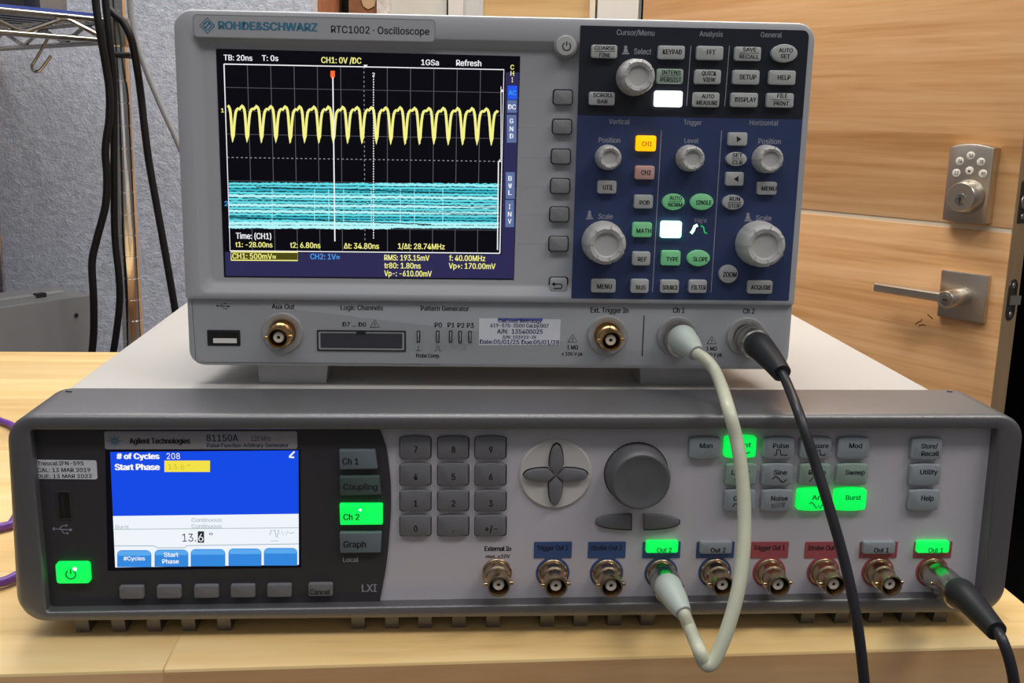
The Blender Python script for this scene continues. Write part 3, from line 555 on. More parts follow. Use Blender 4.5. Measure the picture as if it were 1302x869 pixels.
for x, y, pm, s, kk in outs:
    u, v = G.uv(x, y+2, 1)
    if pm:
        b = MB(); q = G.box(x-24, 689.5, x+24, 710, .3); uc0 = (q[0]+q[2])/2
        arc = [(u+7.4*math.sin(a), v+7.4*math.cos(a)) for a in [math.radians(28+(332-28)*i/30) for i in range(31)]]
        b.plate(G, rrect(q[0], q[1], q[2], q[3], .3, 2), -.2, .3, 0); b.plate(G, ell(u, v, 7.4, 7.4, 40), -.2, .29, 0)
        b.plate(G, [(u-4.4, v+4.6), (u+4.4, v+4.6), (u+3.6, v+6.9), (u+4.6, q[1]+.3), (u-4.6, q[1]+.3), (u-3.6, v+6.9)], -.2, .295, 0)
        if kk == 0: b.text(G, s, x-20.5, x+19.5, 694, 700, 1, .36, .012)
        b.build('port_marking', [pm, 'ink'], gen)
        if kk:
            ob = key(G, x-19, 690-(.5 if kk == 2 else 0), x+21.5, 705-(1 if kk == 2 else 0), 2, ['lit_green', 'green_ink'] if kk == 2 else ['gen_fkey', 'ink'], gen, [(s, x-6, x+13, 697, 703)], r=.8, base=.3, name='output_key')
            if kk == 2: tag(ob, 'output key glowing green')
    bnc(G, u, v, LG, gen, 'nickel_warm', 0)
# ================================================================== OSCILLOSCOPE
SY, ST = -.0189, .0044
SU = Vector((math.cos(SY), math.sin(SY), 0)); SB = Vector((-math.sin(SY), math.cos(SY), 0)); SV = Vector((0, 0, 1))*math.cos(ST)+SB*math.sin(ST)
S = Face((51.76, 55.15, 106.5), SU, SV)
SW, SH = 285, 160.8
osc = thing('oscilloscope', S.P(SW/2, 0, -60)*1-Vector((0, 0, S.P(0, 0, 0).z-ztop)), 'light grey oscilloscope with lit waveform screen standing on the wide generator', 'oscilloscope')
vg = S.uv(640, 385, 1)[1]
def rr_at(i, h, v0=0, v1=SH, rb=7, rt=8): return [S.P(p[0], p[1], h) for p in rrect(i, v0+i, SW-i, v1-i, [rb, rb, rt, rt], 6)]
b = MB(); b.loft([rr_at(16, -140), rr_at(12, -138), rr_at(7, -60), rr_at(4, -18), rr_at(3.5, -17)], 0, True, False); b.build('rear_case', 'scope_case', osc)
# lower connector panel incl. print
lo = MB(); lo.loft([rr_at(4, -20, 0, SH), rr_at(.8, -17), rr_at(0, -14), rr_at(0, -2.6)], 0, False, False)
def lp_(i, h): return [S.P(p[0], p[1], h) for p in rrect(i, i, SW-i, vg+1, [7, 7, .5, .5], 6)]
lo.loft([lp_(0, -2.6), lp_(0, -2), lp_(.6, -.7), lp_(2, -.05), lp_(2.2, 0)], 0)
for st_, x0, x1, yt, yb in (('Aux Out', 345.5, 374.5, 387, 393), ('Logic Channels', 433, 487, 388.5, 394.5), ('Pattern Generator', 535, 596.5, 389.5, 395.5), ('Ext. Trigger In', 750.5, 799, 391.5, 398), ('Ch 1', 855.5, 870.5, 391.5, 398), ('Ch 2', 944.5, 959.5, 392.5, 399),
        ('D7 ... D0', 435.5, 465.5, 410, 415.5), ('P0', 552.5, 562, 410.5, 416.5), ('P1', 569, 578, 410.5, 416.5), ('P2', 581.5, 590.5, 411, 417), ('P3', 593.5, 602.5, 411, 417), ('Probe Comp.', 529, 559.5, 450, 455), ('1 MΩ', 721, 735, 439.5, 444.5), ('≤ 100 V pk', 714, 741, 448, 452.5), ('1 MΩ', 898, 911.5, 441, 446), ('100 V pk', 896, 918, 449, 453.5)):
    lo.text(S, st_, x0, x1, yt, yb, 1, .06, .014)
for x, y in ((476.5, 412), (728, 430.5), (905, 433)):
    lo.line(S, [(x-6, y+4.5), (x, y-5), (x+6, y+4.5), (x-6, y+4.5)], .32, 1); lo.line(S, [(x, y-1.5), (x, y+1.8)], .35, 1); lo.line(S, [(x, y+2.6), (x, y+3.4)], .35, 1)
lo.line(S, [(819, 401.5), (816.5, 453)], .5, 1)
lo.line(S, [(244, 383.5), (249, 458), (254, 461), (560, 464)], .18, 2); 
lo.line(S, [(528.5, 446), (535, 446)], .3, 1); lo.line(S, [(531.8, 440), (531.8, 446)], .3, 1); lo.line(S, [(552, 446), (555, 446), (555, 441), (558, 441), (558, 446), (561.5, 446)], .3, 1)
usb(lo, S, 284, 389.5, .42, 1, .06)
lo.build('connector_panel', ['scope_low', 'ink', 'slot_dark'], osc)
# upper bezel: raised frame, sunken bay for screen and soft keys
RZ = 2.2
ub = MB(); bay = S.box(246, 47, 737, 376, RZ)
n_ = 6
def up_(i, h): return [S.P(p[0], p[1], h) for p in rrect(i, vg+i*.6, SW-i, SH-i, [1.2, 1.2, 8, 8], n_)]
def by_(i, h): return [S.P(p[0], p[1], h) for p in rrect(bay[0]+i, bay[1]+i, bay[2]-i*.3, bay[3]-i, [4, 3, 3, 4], n_)]
ub.loft([up_(0, -2.6), up_(0, RZ-2), up_(.6, RZ-.6), up_(2, RZ), by_(0, RZ), by_(.8, RZ-.25), by_(4.0, RZ-2.9), by_(5.0, RZ-3.3), by_(5.6, RZ-3.4)], 0)
HB = RZ-3.4                           # depth of the bay floor
for y in (124, 161, 200, 237, 273, 310): 
    xl = 663-(y-124)*.02
    ub.line(S, [(xl, y), (706-(y-124)*.03, y)], .55, 1, HB+.04)
q = [(249, 22), (553, 27), (552.5, 52), (250, 46)]
np_ = S.box(246, 22, 553, 50, RZ)
pr_ = rrect(np_[0], np_[1], np_[2], np_[3], 1.6, 4)
ub.uline(S, pr_+[pr_[0]], .35, 2, RZ+.03)
ub.build('front_bezel', ['scope_grey', 'foot_grey', 'softkey_grey'], osc)
npl = MB(); npl.plate(S, rrect(np_[0]+.2, np_[1]+.2, np_[2]-.2, np_[3]-.2, 1.5, 4), RZ-.1, RZ+.02, 0)
npl.text(S, 'ROHDE&SCHWARZ', 277.5, 404, 28.5, 38.5, 1, RZ+.08, .026); npl.text(S, 'RTC1002 · Oscilloscope', 421, 546, 34, 43, 2, RZ+.08, .008)
u, v = S.uv(263.5, 32.5, RZ); dmd = 3.2
for r_ in (dmd, dmd*.62): npl.uline(S, [(u+r_, v), (u, v+r_), (u-r_, v), (u, v-r_), (u+r_, v)], .55, 1, RZ+.08)
npl.uline(S, [(u-1.3, v-1.3), (u+1.3, v+1.3)], .7, 1, RZ+.08); npl.uline(S, [(u-.4, v+1.4), (u-1.4, v+.4)], .5, 1, RZ+.08)
npl.build('name_plate', ['scope_grey', 'teal_ink', 'ink'], osc)
# screen
ds = MB(); SQ = [(274.5, 62), (661.5, 71.5), (653.5, 356), (285, 352.5)]; HB1 = HB+.15
ds.plate(S, [S.uv(*p, HB1) for p in (SQ[3], SQ[2], SQ[1], SQ[0])], HB-.3, HB1, 0)
h1, h2, h3, h4, h5 = [HB1+.05*k for k in (1, 2, 3, 4, 5)]
ds.pquad(S, [(287, 351), (653, 354.5), (653.9, 324), (286, 320.5)], 1, h1); ds.pquad(S, [(637.5, 324), (653.8, 324), (660, 92), (643, 92)], 1, h1)
GQ = [(284.8, 81.5), (640.7, 88.6), (635.5, 322.3), (292.6, 319)]
def gq(x, y): t = [Vector(p) for p in GQ]; return tuple((t[0]*(1-x)+t[1]*x)*(1-y)+(t[3]*(1-x)+t[2]*x)*y)
for i in range(1, 12): 
    if i == 6: 
        for k in range(40): ds.line(S, [gq(.5, k/40), gq(.5, (k+.45)/40)], .35, 4, h1)
    else: ds.line(S, [gq(i/12, 0), gq(i/12, 1)], .3, 3, h1)
for j in range(1, 8):
    if j == 4:
        for k in range(60): ds.line(S, [gq(k/60, .5), gq((k+.45)/60, .5)], .4, 4, h1)
    else: ds.line(S, [gq(0, j/8), gq(1, j/8)], .22 if j not in (2,) else .15, 3, h1)
# cyan persistence band
def band(f0, f1, ya, yb, wmm, mi, h, amp, seed):
    rd = random.Random(seed); n = int(150*(f1-f0)); pts = []
    for k in range(n+1):
        t = f0+(f1-f0)*k/n; x = 291+t*343; pts.append((x, ya+(yb-ya)*t+rd.uniform(-amp, amp)))
    ds.line(S, pts, wmm, mi, h)
ds.pquad(S, [(291.5, 291.5), (633, 291.5), (635, 233), (290.3, 233)], 9, h1)
for k in range(15):
    y = 234.5+k*3.9; mi = [5, 5, 6, 5, 7, 5, 5, 7, 5, 7, 5, 6, 5, 7, 7][k]
    band(0, 1, y-1+.0, y+2.0 if k < 13 else y-.3, .98 if mi != 7 else 1.2, mi, h2, .5, k)
band(.12, 1, 233, 234.5, .5, 5, h2, .9, 50); band(.55, 1, 233, 236, 1.0, 7, h2, .9, 51); band(0, .6, 289, 291, 1.0, 7, h2, .7, 52); band(.0, .7, 283, 287, .9, 7, h2, .6, 53)
band(.10, .9, 237, 247, .42, 9, h3, .35, 60); band(0, .75, 276, 289, .5, 9, h3, .35, 61); band(.05, 1, 252, 264, .28, 9, h3, .5, 62); band(.2, 1, 262, 273, .25, 9, h3, .5, 63)
for x in (346, 400, 418, 437, 456, 472, 509, 527, 546, 563): ds.line(S, [(x, 240), (x, 288)], .28, 7 if x % 3 else 5, h3)
# yellow trace
tr = []; tx0 = [296.2+18.27*i for i in range(-1, 20)]
for x0 in tx0:
    for t, y in ((0, 1), (.04, .82), (.08, .56), (.13, .32), (.19, .15), (.27, .07), (.36, .03), (.46, .05), (.56, .0), (.64, -.05), (.72, -.01), (.79, .06), (.84, .2), (.89, .48), (.94, .8)):
        x = x0+18.27*t
        if 289.5 <= x <= 634: tr.append((x, 136.5+(x-290)*.011+y*44+random.uniform(-.4, .4)))
ds.line(S, tr, 1.15, 2, h4)
ds.line(S, [gq(0, 0), gq(1, 0), gq(1, 1)], .48, 8, h2); ds.line(S, [gq(1, 1), gq(0, 1), gq(0, 0)], .48, 8, h2)
ds.line(S, [(637, 110), (637, 203)], .3, 8, h3); ds.line(S, [(633.8, 206), (632.5, 318)], .5, 8, h3)
ds.line(S, [(423.2, 98), (425.8, 307)], .55, 8, h5)
for k in range(64): y = 97+k*3.25; ds.line(S, [(474.9, y), (474.9, y+1.9)], .42, 8, h5)
ds.pquad(S, [(420.2, 97), (425.8, 97), (425.8, 90), (420.2, 90)], 10, h5); ds.pquad(S, [(421.5, 99.5), (424.5, 99.5), (425.8, 97), (420.2, 97)], 10, h5)
ds.text(S, '2', 473.3, 476.6, 92.5, 97, 8, h5); ds.pquad(S, [(464.6, 86), (464.8, 86), (467.5, 82.5), (462, 82.5)], 8, h5)
for x, y in ((638.5, 115.5), (635.6, 204.5)): ds.pquad(S, [(x-2, y+1.5), (x+2, y+1.5), (x+.2, y-2), (x-.2, y-2)], 8, h5)
def s_t(t, x0, x1, yt, yb, mi): ds.text(S, t, x0, x1, yt, yb, mi, h5, .010, ph=h5)
for t, x0, x1, yt, yb, mi in (('TB: 20ns', 284.5, 321, 70, 77, 8), ('T: 0s', 333, 354, 70.5, 77.5, 8), ('CH1: 0V /DC', 408.5, 459.5, 73, 80.5, 2), ('1GSa', 535.5, 558, 76, 83, 8), ('Refresh', 580, 612, 76.5, 84, 8),
        ('1', 281, 285, 138, 143, 2), ('2', 285.5, 290.5, 256, 262, 11), ('Time: (CH1)', 300, 345, 296.5, 304, 8), ('t1: -28.00ns', 299.5, 346.5, 308, 314.5, 2), ('t2: 6.80ns', 369, 407.5, 308.5, 315.5, 2), ('Δt: 34.80ns', 437, 482, 309.5, 316.5, 2), ('1/Δt: 28.74MHz', 506, 565.5, 310, 317, 2),
        ('CH1: 500mV≈', 295.5, 351, 322.5, 329.5, 2), ('CH2: 1V≈', 394.5, 432, 323, 330, 11), ('RMS: 193.15mV', 488.5, 546, 324.5, 331.5, 2), ('f: 40.00MHz', 571, 617, 325, 332, 2), ('tr80: 1.80ns', 488.5, 535, 334.5, 341.5, 2), ('Vp+: 170.00mV', 570.5, 630, 335, 342, 2), ('Vp-: -610.00mV', 488.5, 549, 344.5, 351.5, 2)): s_t(t, x0, x1, yt, yb, mi)
ds.pquad(S, [(294, 331.2), (378.5, 331.6), (378.5, 320.8), (293.5, 320.4)], 12, h2); ds.line(S, [(294, 331), (378.5, 331.5), (378.5, 321), (293.5, 320.6), (294, 331)], .5, 2, h3)
for x0, y0, x1, y1, mi in ((645.5, 109, 657.5, 126.5, 13), (645, 127.5, 657, 143.5, 14), (644.5, 146, 656.5, 181.5, 14), (643, 219, 654.5, 253, 14), (642.5, 254.5, 653.5, 289, 14)): ds.prect(S, x0, y0, x1, y1, mi, h2)
s_t('AC', 646.5, 656.5, 115, 121, 11); s_t('DC', 646, 656, 133, 139, 8)
for t, x, ys in (('CH1', 651.3, (82.5, 90.5, 98.5)), ('GND', 650.3, (151, 161, 170)), ('BWL', 648.5, (224, 233.5, 242)), ('INV', 648, (260, 269.5, 278.5))):
    for c, y in zip(t, ys): s_t(c, x-(2.3 if c not in '1I' else 1), x+(2.3 if c not in '1I' else 1), y, y+6, 2 if t == 'CH1' else 8)
ds.build('display', ['screen_black', 'screen_navy', 'px_yellow', 'px_grid', 'px_dot', 'px_cyan', 'px_cyan_deep', 'px_ice', 'px_white', 'px_teal_dark', 'px_orange', 'px_blue', 'px_olive', 'px_key_blue', 'px_key_grey'], osc)
# control panel
HP = RZ+.2
cpn = MB(); A = [S.uv(726, 379, HP), S.uv(1002.5, 383, HP), S.uv(1029.5, 38, HP), S.uv(738.5, 33, HP)]
cu0, cu1 = (A[0][0]+A[3][0])/2, (A[1][0]+A[2][0])/2; cv0, cv1 = (A[0][1]+A[1][1])/2, (A[2][1]+A[3][1])/2; vm = S.uv(880, 149.5, HP)[1]
cpn.plate(S, rrect(cu0, vm, cu1, cv1, [.1, .1, 3, .5], 5), RZ-.2, HP, 0); cpn.plate(S, rrect(cu0, cv0, cu1, vm, [.4, .4, .1, .1], 5), RZ-.2, HP, 1)
for st_, x0, x1, yt, yb in (('Cursor/Menu', 784, 832, 38, 45), ('Analysis', 889, 919, 40, 46.5), ('General', 967, 994, 41, 47.5), ('Select', 806, 828, 62, 69), ('Vertical', 774, 800.5, 151.5, 158), ('Trigger', 869, 892, 152.5, 159), ('Horizontal', 953, 989.5, 153, 159.5), ('Position', 761, 788.5, 175, 181.5), ('Level', 870, 888, 176, 182), ('Position', 964, 992.5, 176.5, 183), ('Scale', 760.5, 779, 272, 278.5), ('Scale', 961, 980.5, 274, 280.5), ('Trig\'d', 882, 898, 278, 283)):
    cpn.text(S, st_, x0, x1, yt, yb, 2, HP+.05, .008, ph=HP)
for pts in ([(878.5, 58), (873, 135)], [(927.5, 58), (921.5, 135)], [(841, 166), (829.5, 372)], [(917.5, 166), (904, 372)]): cpn.line(S, pts, .35, 2, HP+.05)
for x, y in ((795.5, 63), (749.5, 273), (951, 275.5)):
    cpn.pquad(S, [(x-4.5, y+6), (x+4.5, y+6), (x+4.5, y+4), (x-4.5, y+4)], 2, HP+.05); cpn.pquad(S, [(x-3, y+3.4), (x+3, y+3.4), (x+2, y-1), (x-2, y-1)], 2, HP+.05); u, v = S.uv(x, y-3, HP); cpn.poly([S.P(*p, HP+.05) for p in ell(u, v, .75, .75, 12)], 2)
cpn.line(S, [(878.5, 297), (881.5, 293), (883.5, 288), (887, 286.5)], 1.5, 3, HP+.06); cpn.line(S, [(891, 287), (894.5, 289), (896, 296), (899, 297)], .6, 4, HP+.06)
cpn.build('control_panel', ['panel_black', 'panel_blue', 'print_grey', 'lit_mint', 'glow_green_rim'], osc)
def two(b1, b2, x0, x1, y): return [(b1, x0, x1, y-7, y-1.5), (b2, x0+1, x1-1, y+2.2, y+7)]
def bar(x0, x1, y): return lambda b, h: b.line(S, [(x0, y), (x1, y)], .22, 1, h, ph=h)
SK = dict(base=HP, r=1.0)
sbt = [(752, 57, 785, 74, 'key_grey', 'rect', [('COARSE', 756, 782, 58.5, 63.5), ('FINE', 762, 776, 67.5, 72.5)], bar(756, 782, 65.4)), (837, 58, 871, 75.5, 'key_grey', 'rect', [('KEYPAD', 842.5, 867, 63, 69)], None), (886, 58.5, 920, 76.5, 'key_grey', 'rect', [('FFT', 898.5, 909.5, 63.5, 69.5)], None),
       (934.5, 59.5, 968, 77.5, 'key_grey', 'rect', [('SAVE', 944.5, 961.5, 60.5, 65.5), ('RECALL', 940, 965, 69.5, 74.5)], bar(940, 965, 67.6)), (981, 56, 1014.5, 79.5, 'key_grey', 'ell', [('AUTO', 990, 1008, 61.5, 66.5), ('SET', 992.5, 1004.5, 69, 74)], None),
       (835.5, 87.5, 869, 106.5, 'key_greenish', 'rect', [('INTENS', 841, 865.5, 89.5, 95), ('PERSIST', 839.5, 866.5, 98.5, 104)], bar(840, 866, 96.7)), (883.5, 88.5, 917, 107, 'key_grey', 'rect', [('QUICK', 892, 911, 90.5, 96), ('VIEW', 893.5, 909.5, 98.5, 104)], None), (932, 89, 966, 107.5, 'key_grey', 'rect', [('SETUP', 940, 961.5, 95, 101)], None), (978, 89.5, 1012, 108, 'key_grey', 'rect', [('HELP', 988.5, 1005, 95.5, 101.5)], None),
       (832.5, 115.5, 868, 136, 'lit_white', 'rect', [], None), (881.5, 117.5, 915, 136.5, 'key_grey', 'rect', [('AUTO', 892, 908, 120, 125), ('MEASURE', 885.5, 912.5, 128, 133.5)], None), (929.5, 118, 964, 136.5, 'key_grey', 'rect', [('DISPLAY', 934.5, 961.5, 124, 129.5)], None), (975, 118.5, 1009.5, 137, 'key_grey', 'rect', [('FILE', 988, 1001, 119.5, 124.5), ('PRINT', 983.5, 1003, 129, 134)], bar(981, 1005, 126.9)),
       (749, 117, 782, 134, 'key_grey', 'rect', [('SCROLL', 754, 779.5, 118.5, 123.5), ('BAR', 759.5, 772.5, 126.5, 131.5)], None),
       (809, 172.5, 834.5, 192.5, 'lit_amber', 'rect', [('CH1', 816, 829, 180, 186)], None), (807.5, 211, 832.5, 228.5, 'key_red', 'rect', [('CH2', 815, 827.5, 216.5, 222.5)], None), (760, 230, 784, 246.5, 'key_grey', 'rect', [('UTIL', 766.5, 780, 235.5, 241.5)], None), (806.5, 248, 830.5, 265.5, 'key_grey', 'rect', [('POD', 813, 826, 255, 260.5)], None),
       (804.5, 283, 829, 302, 'key_green', 'rect', [('MATH', 809, 828, 291, 296.5)], None), (804, 320.5, 827, 338, 'key_grey', 'rect', [('REF', 811, 822.5, 327, 332.5)], None), (752, 355.5, 783, 372.5, 'key_grey', 'rect', [('MENU', 759, 778, 361.5, 367.5)], None), (802, 355.5, 825, 373, 'key_grey', 'rect', [('BUS', 808.5, 821, 363, 368.5)], None),
       (842.5, 246.5, 871, 267.5, 'key_green', 'ell', [('AUTO', 851, 867, 249.5, 254.5), ('NORM', 849.5, 867.5, 258, 263)], bar(850, 867, 256.2)), (878, 246.5, 907.5, 267.5, 'key_green', 'ell', [('SINGLE', 884.5, 904.5, 255, 260.5)], None), (840.5, 281.5, 867, 303, 'lit_mint', 'rect', [], None), (841, 319, 865.5, 338, 'key_green', 'rect', [('TYPE', 847, 862.5, 327, 332.5)], None), (874, 318.5, 903, 339, 'key_green', 'ell', [('SLOPE', 881, 900, 327, 332.5)], None),
       (840, 356.5, 863.5, 373, 'key_grey', 'rect', [('SOURCE', 842, 862, 363, 368.5)], None), (876, 356.5, 899, 373, 'key_grey', 'rect', [('FILTER', 879, 897.5, 363, 368.5)], None), (951, 357.5, 982.5, 374, 'key_grey', 'rect', [('ACQUIRE', 954.5, 980.5, 363, 368.5)], None),
       (926, 168.5, 950.5, 185.5, 'key_grey', 'rect', [], 'R'), (923.5, 193.5, 950, 211.5, 'key_grey', 'ell', [('SET', 931, 944, 195, 200), ('CLR', 931, 944, 204, 209)], bar(930, 945, 202)), (923, 219, 946, 236.5, 'key_grey', 'rect', [], 'L'), (963.5, 231.5, 988, 248, 'key_grey', 'rect', [('MENU', 968, 987, 237, 242.5)], None), (919, 248, 946, 267, 'key_grey', 'ell', [('RUN', 927.5, 941, 250.5, 255.5), ('STOP', 925.5, 941.5, 259, 264)], bar(925, 943, 257.3)), (914.5, 337.5, 938.5, 360.5, 'key_grey', 'ell', [('ZOOM', 919, 936.5, 346, 352.5)], None)]
labs = {'lit_white': 'blank key glowing white', 'lit_amber': 'CH1 key glowing amber', 'lit_mint': 'blank key glowing green white', 'key_red': 'pinkish CH2 key'}
for x0, y0, x1, y1, m_, shp, tx, mk in sbt:
    if mk in ('L', 'R'):
        s_ = 1 if mk == 'R' else -1; xc, yc = (x0+x1)/2+1.5, (y0+y1)/2
        mk = (lambda xc, yc, s_: (lambda b, h: b.pquad(S, [(xc-3*s_, yc+4), (xc+3.2*s_, yc), (xc+3.2*s_, yc), (xc-3*s_, yc-4)][:2]+[(xc-3*s_, yc-4)], 1, h)))(xc, yc, s_)
    ob = key(S, x0, y0, x1, y1, 2.2, [m_, 'amber_ink' if m_ == 'lit_amber' else 'ink'], osc, tx, shp, 1.0, HP, 'button', mk, .5)
    if m_ in labs: tag(ob, labs[m_])
# soft keys beside the screen, menu-back and power keys
for x, y in ((716, 124), (715, 161.5), (713.5, 199.5), (712.5, 237), (711.5, 273), (710.5, 310.5)):
    g = MB(); q = S.box(x-13.5, y-10.6, x+12.5, y+9.6, HB+.03); g.poly([S.P(*p, HB+.05) for p in rrect(*q, 1.4, 4)]); g.build('key_gap', 'ink', osc)
    key(S, x-11.5, y-9, x+11.5, y+9, 2.4, 'softkey_grey', osc, r=1.1, base=HB, name='soft_key')
g = MB(); q = S.box(697.5, 352, 722.5, 373.5, HB+.03); g.poly([S.P(*p, HB+.05) for p in rrect(*q, 1.4, 4)]); g.build('key_gap', 'ink', osc)
def back_mark(b, h): b.line(S, [(703.5, 361.5), (713.5, 361.5), (715, 363.5), (713.5, 367), (704, 367)], .55, 1, h, ph=h); b.pquad(S, [(701, 361.5), (705.5, 364.3), (705.5, 358.8)], 1, h)
key(S, 699.5, 354, 721, 371.5, 2, ['key_grey', 'ink'], osc, r=1.1, base=HB, name='soft_key', marks=back_mark)
pb = MB(); u, v = S.uv(719.5, 58, RZ+1.2); pb.lathe(S.P(u, v, HB-.2), S.N, [(4.6, 0), (4.5, 4.4), (4.1, 4.8), (3.6, 4.85)], 32); power_mark(pb, S, 720.5, 59, 1.75, 1, HB+4.7, .5); pb.build('power_button', ['key_grey', 'ink'], osc)
g = MB(); g.lathe(S.P(u, v, HB-.3), S.N, [(5.3, 0), (5.2, 3.65), (4.8, 3.75)], 32); g.build('key_gap', 'surround', osc)
# knobs
def knob(x, y, R_, L_, fl):
    u, v = S.uv(x, y, HP+L_); b = MB(); n = 64
    md = lambda i, n_, k: 1-.035*(1 if (i % fl) == 0 else 0) if 1 <= k <= 5 else 1
    b.lathe(S.P(u, v, HP-.3), S.N, [(R_*1.04, 0), (R_*1.04, L_*.15), (R_, L_*.3), (R_*.97, L_*.8), (R_*.9, L_*.95), (R_*.78, L_*1.02), (R_*.6, L_*.98), (R_*.55, L_*.9), (R_*.2, L_*.88)], n, 0, md)
    for k in range(7):
        a = 2*math.pi*k/7+.45; p0 = (u+R_*.62*math.cos(a), v+R_*.62*math.sin(a)); p1 = (u+R_*.93*math.cos(a), v+R_*.93*math.sin(a)); b.uline(S, [p0, p1], .35, 1, HP-.3+L_*1.0+.25)
    b.build('knob', ['knob_grey', 'surround'], osc)
knob(812, 97, 7.9, 11, 9); knob(776, 201, 5.5, 9, 9); knob(881.5, 202, 5.8, 9, 9); knob(981, 203, 6.2, 9, 9); knob(771.5, 312, 9.5, 12, 9); knob(973.5, 313.5, 10.2, 12, 9)
# lower sockets
up = MB(); q = S.box(263.5, 420, 305.5, 440, .3); up.plate(S, rrect(*q, .5, 2), -.2, .3, 0, .1); q = S.box(266.5, 422.5, 303, 438, .3); up.plate(S, rrect(*q, .2, 2), 0, .38, 1); q = S.box(271, 430.5, 301, 436.5, .5); up.plate(S, rrect(*q, .2, 2), .1, .5, 2)
up.build('usb_port', ['ink', 'hole', 'usb_white'], osc)
def sbnc(x, y, shell):
    u, v = S.uv(x, y, 1); b = MB()
    b.lathe(S.P(u, v, -.2), S.N, [(9.6, 0), (9.6, .8), (9.1, 1.6), (7.8, 1.6), (6.4, 1.0), (6.0, .3)], 40); b.build('socket_surround', 'surround', osc)
    return bnc(S, u, v, 12.5, osc, shell, .2, False)
sbnc(359, 423.5, 'nickel_warm_bright'); sbnc(772.5, 427, 'nickel_warm_bright'); sbnc(861, 428, 'collar_nickel'); sbnc(949.5, 429, 'collar_nickel')
lg = MB(); q = S.box(403, 420.5, 516, 447, .5); lg.plate(S, rrect(*q, .5, 2), -.2, .5, 0, .2); q = S.box(405, 422.5, 514, 445, .5); lg.plate(S, rrect(*q, .4, 2), 0, .6, 1); q = S.box(407.5, 424, 511.5, 443, .6); lg.plate(S, rrect(*q, .3, 2), 0, .66, 2); q = S.box(453, 421.5, 465, 426, .7); lg.plate(S, rrect(*q, .2, 2), 0, .72, 0)
lg.build('logic_connector', ['ink', 'surround', 'slot_dark'], osc)
for x, y in ((532, 428.5), (556.5, 428.5), (573, 428.5), (585, 429), (597.5, 429)):
    u, v = S.uv(x, y, .5); b = MB(); b.plate(S, rrect(u-.8, v-2.9, u+.8, v+2.9, .3, 2), -.1, .15, 0)
    b.tube([S.P(u, v+2.2, -.1), S.P(u, v+2.0, 2), S.P(u, v+1, 2.8), S.P(u, v-1.4, 2.8), S.P(u, v-2, 2), S.P(u, v-2.2, -.1)], .38, 8, 1); b.build('probe_pin', ['hole', 'softkey_grey'], osc)
cl = MB(); cq = [(609, 439.5), (711.5, 439), (713, 406.5), (609, 405)]; cl.plate(S, [S.uv(*p, .1) for p in cq], -.1, .14, 0)
cl.prect(S, 633, 404.7, 690, 408, 2, .17)
for t, x0, x1, yt, yb in (('CalCoast Metrology', 633.5, 689, 405.5, 410.5), ('619-575-3500 Cal.by:007', 623.5, 697.5, 412, 416.5), ('A/N:  135400025', 632, 690, 419, 424.5), ('S/N: 103922-IX', 639, 682, 427, 430.8), ('Date:05/01/25 Due:05/01/28', 610, 711, 432.5, 438)): cl.text(S, t, x0, x1, yt, yb, 1, .2, .012)
tag(cl.build('calibration_label', ['sticker', 'label_ink', 'label_band'], osc), 'white calibration label')
# short feet, and rear feet
for x0, x1 in ((325, 418), (815, 922)):
    ua = S.uv(x0, 468, -6)[0]; ub_ = S.uv(x1, 468, -6)[0]; zt = S.P(0, 0, 0).z
    rg = lambda i, z, y0: [(S.P(ua+i, 0, 0).x, 61+y0, z), (S.P(ub_-i, 0, 0).x, 61+y0, z), (S.P(ub_-i, 0, 0).x, 86, z), (S.P(ua+i, 0, 0).x, 86, z)]
    MB().loft([rg(0, zt+2, 0), rg(.6, zt-1.5, 1), rg(1.6, ztop+.05, 2)], 0, True).build('front_foot', 'foot_grey', osc)
for x in (90, 290): MB().lathe((x, 175, S.P(0, 0, 0).z+14), (0, 0, -1), [(8, 0), (8, 14), (7.5, S.P(0, 0, 0).z+14-ztop-.05)], 20).build('rear_foot', 'foot_grey', osc)
# ================================================================== CABLES
def plug_boot(parent, pts, rad, m_): MB().tube(spline(pts, 5), rad, 24).build('boot', m_, parent)
def axial(F, u, v, h): return F.P(u, v, h)
def interp(r, n): 
    out = []
    for a, b_ in zip(r, r[1:]): out += [a+(b_-a)*j/n for j in range(n)]
    return out+[r[-1]]
def collar(parent, F, u, v, h0, tip, L_=13, r=1.0):
    o = F.P(u, v, h0); ax = (tip-o).normalized(); k = MB()
    kn = lambda i, n, q: (1-.025*(i % 2)) if q in (3, 4) else 1
    k.lathe(o, ax, [(p*r, q) for p, q in ((5.9, 0), (6.3, .1), (6.3, 3), (6.6, 3.4), (6.6, L_-2), (6.3, L_-1.4), (5.9, L_-1), (5.5, L_), (4.2, L_))], 40, 0, kn, True)
    k.build('bnc_collar', 'collar_nickel', parent); return o+ax*L_, ax
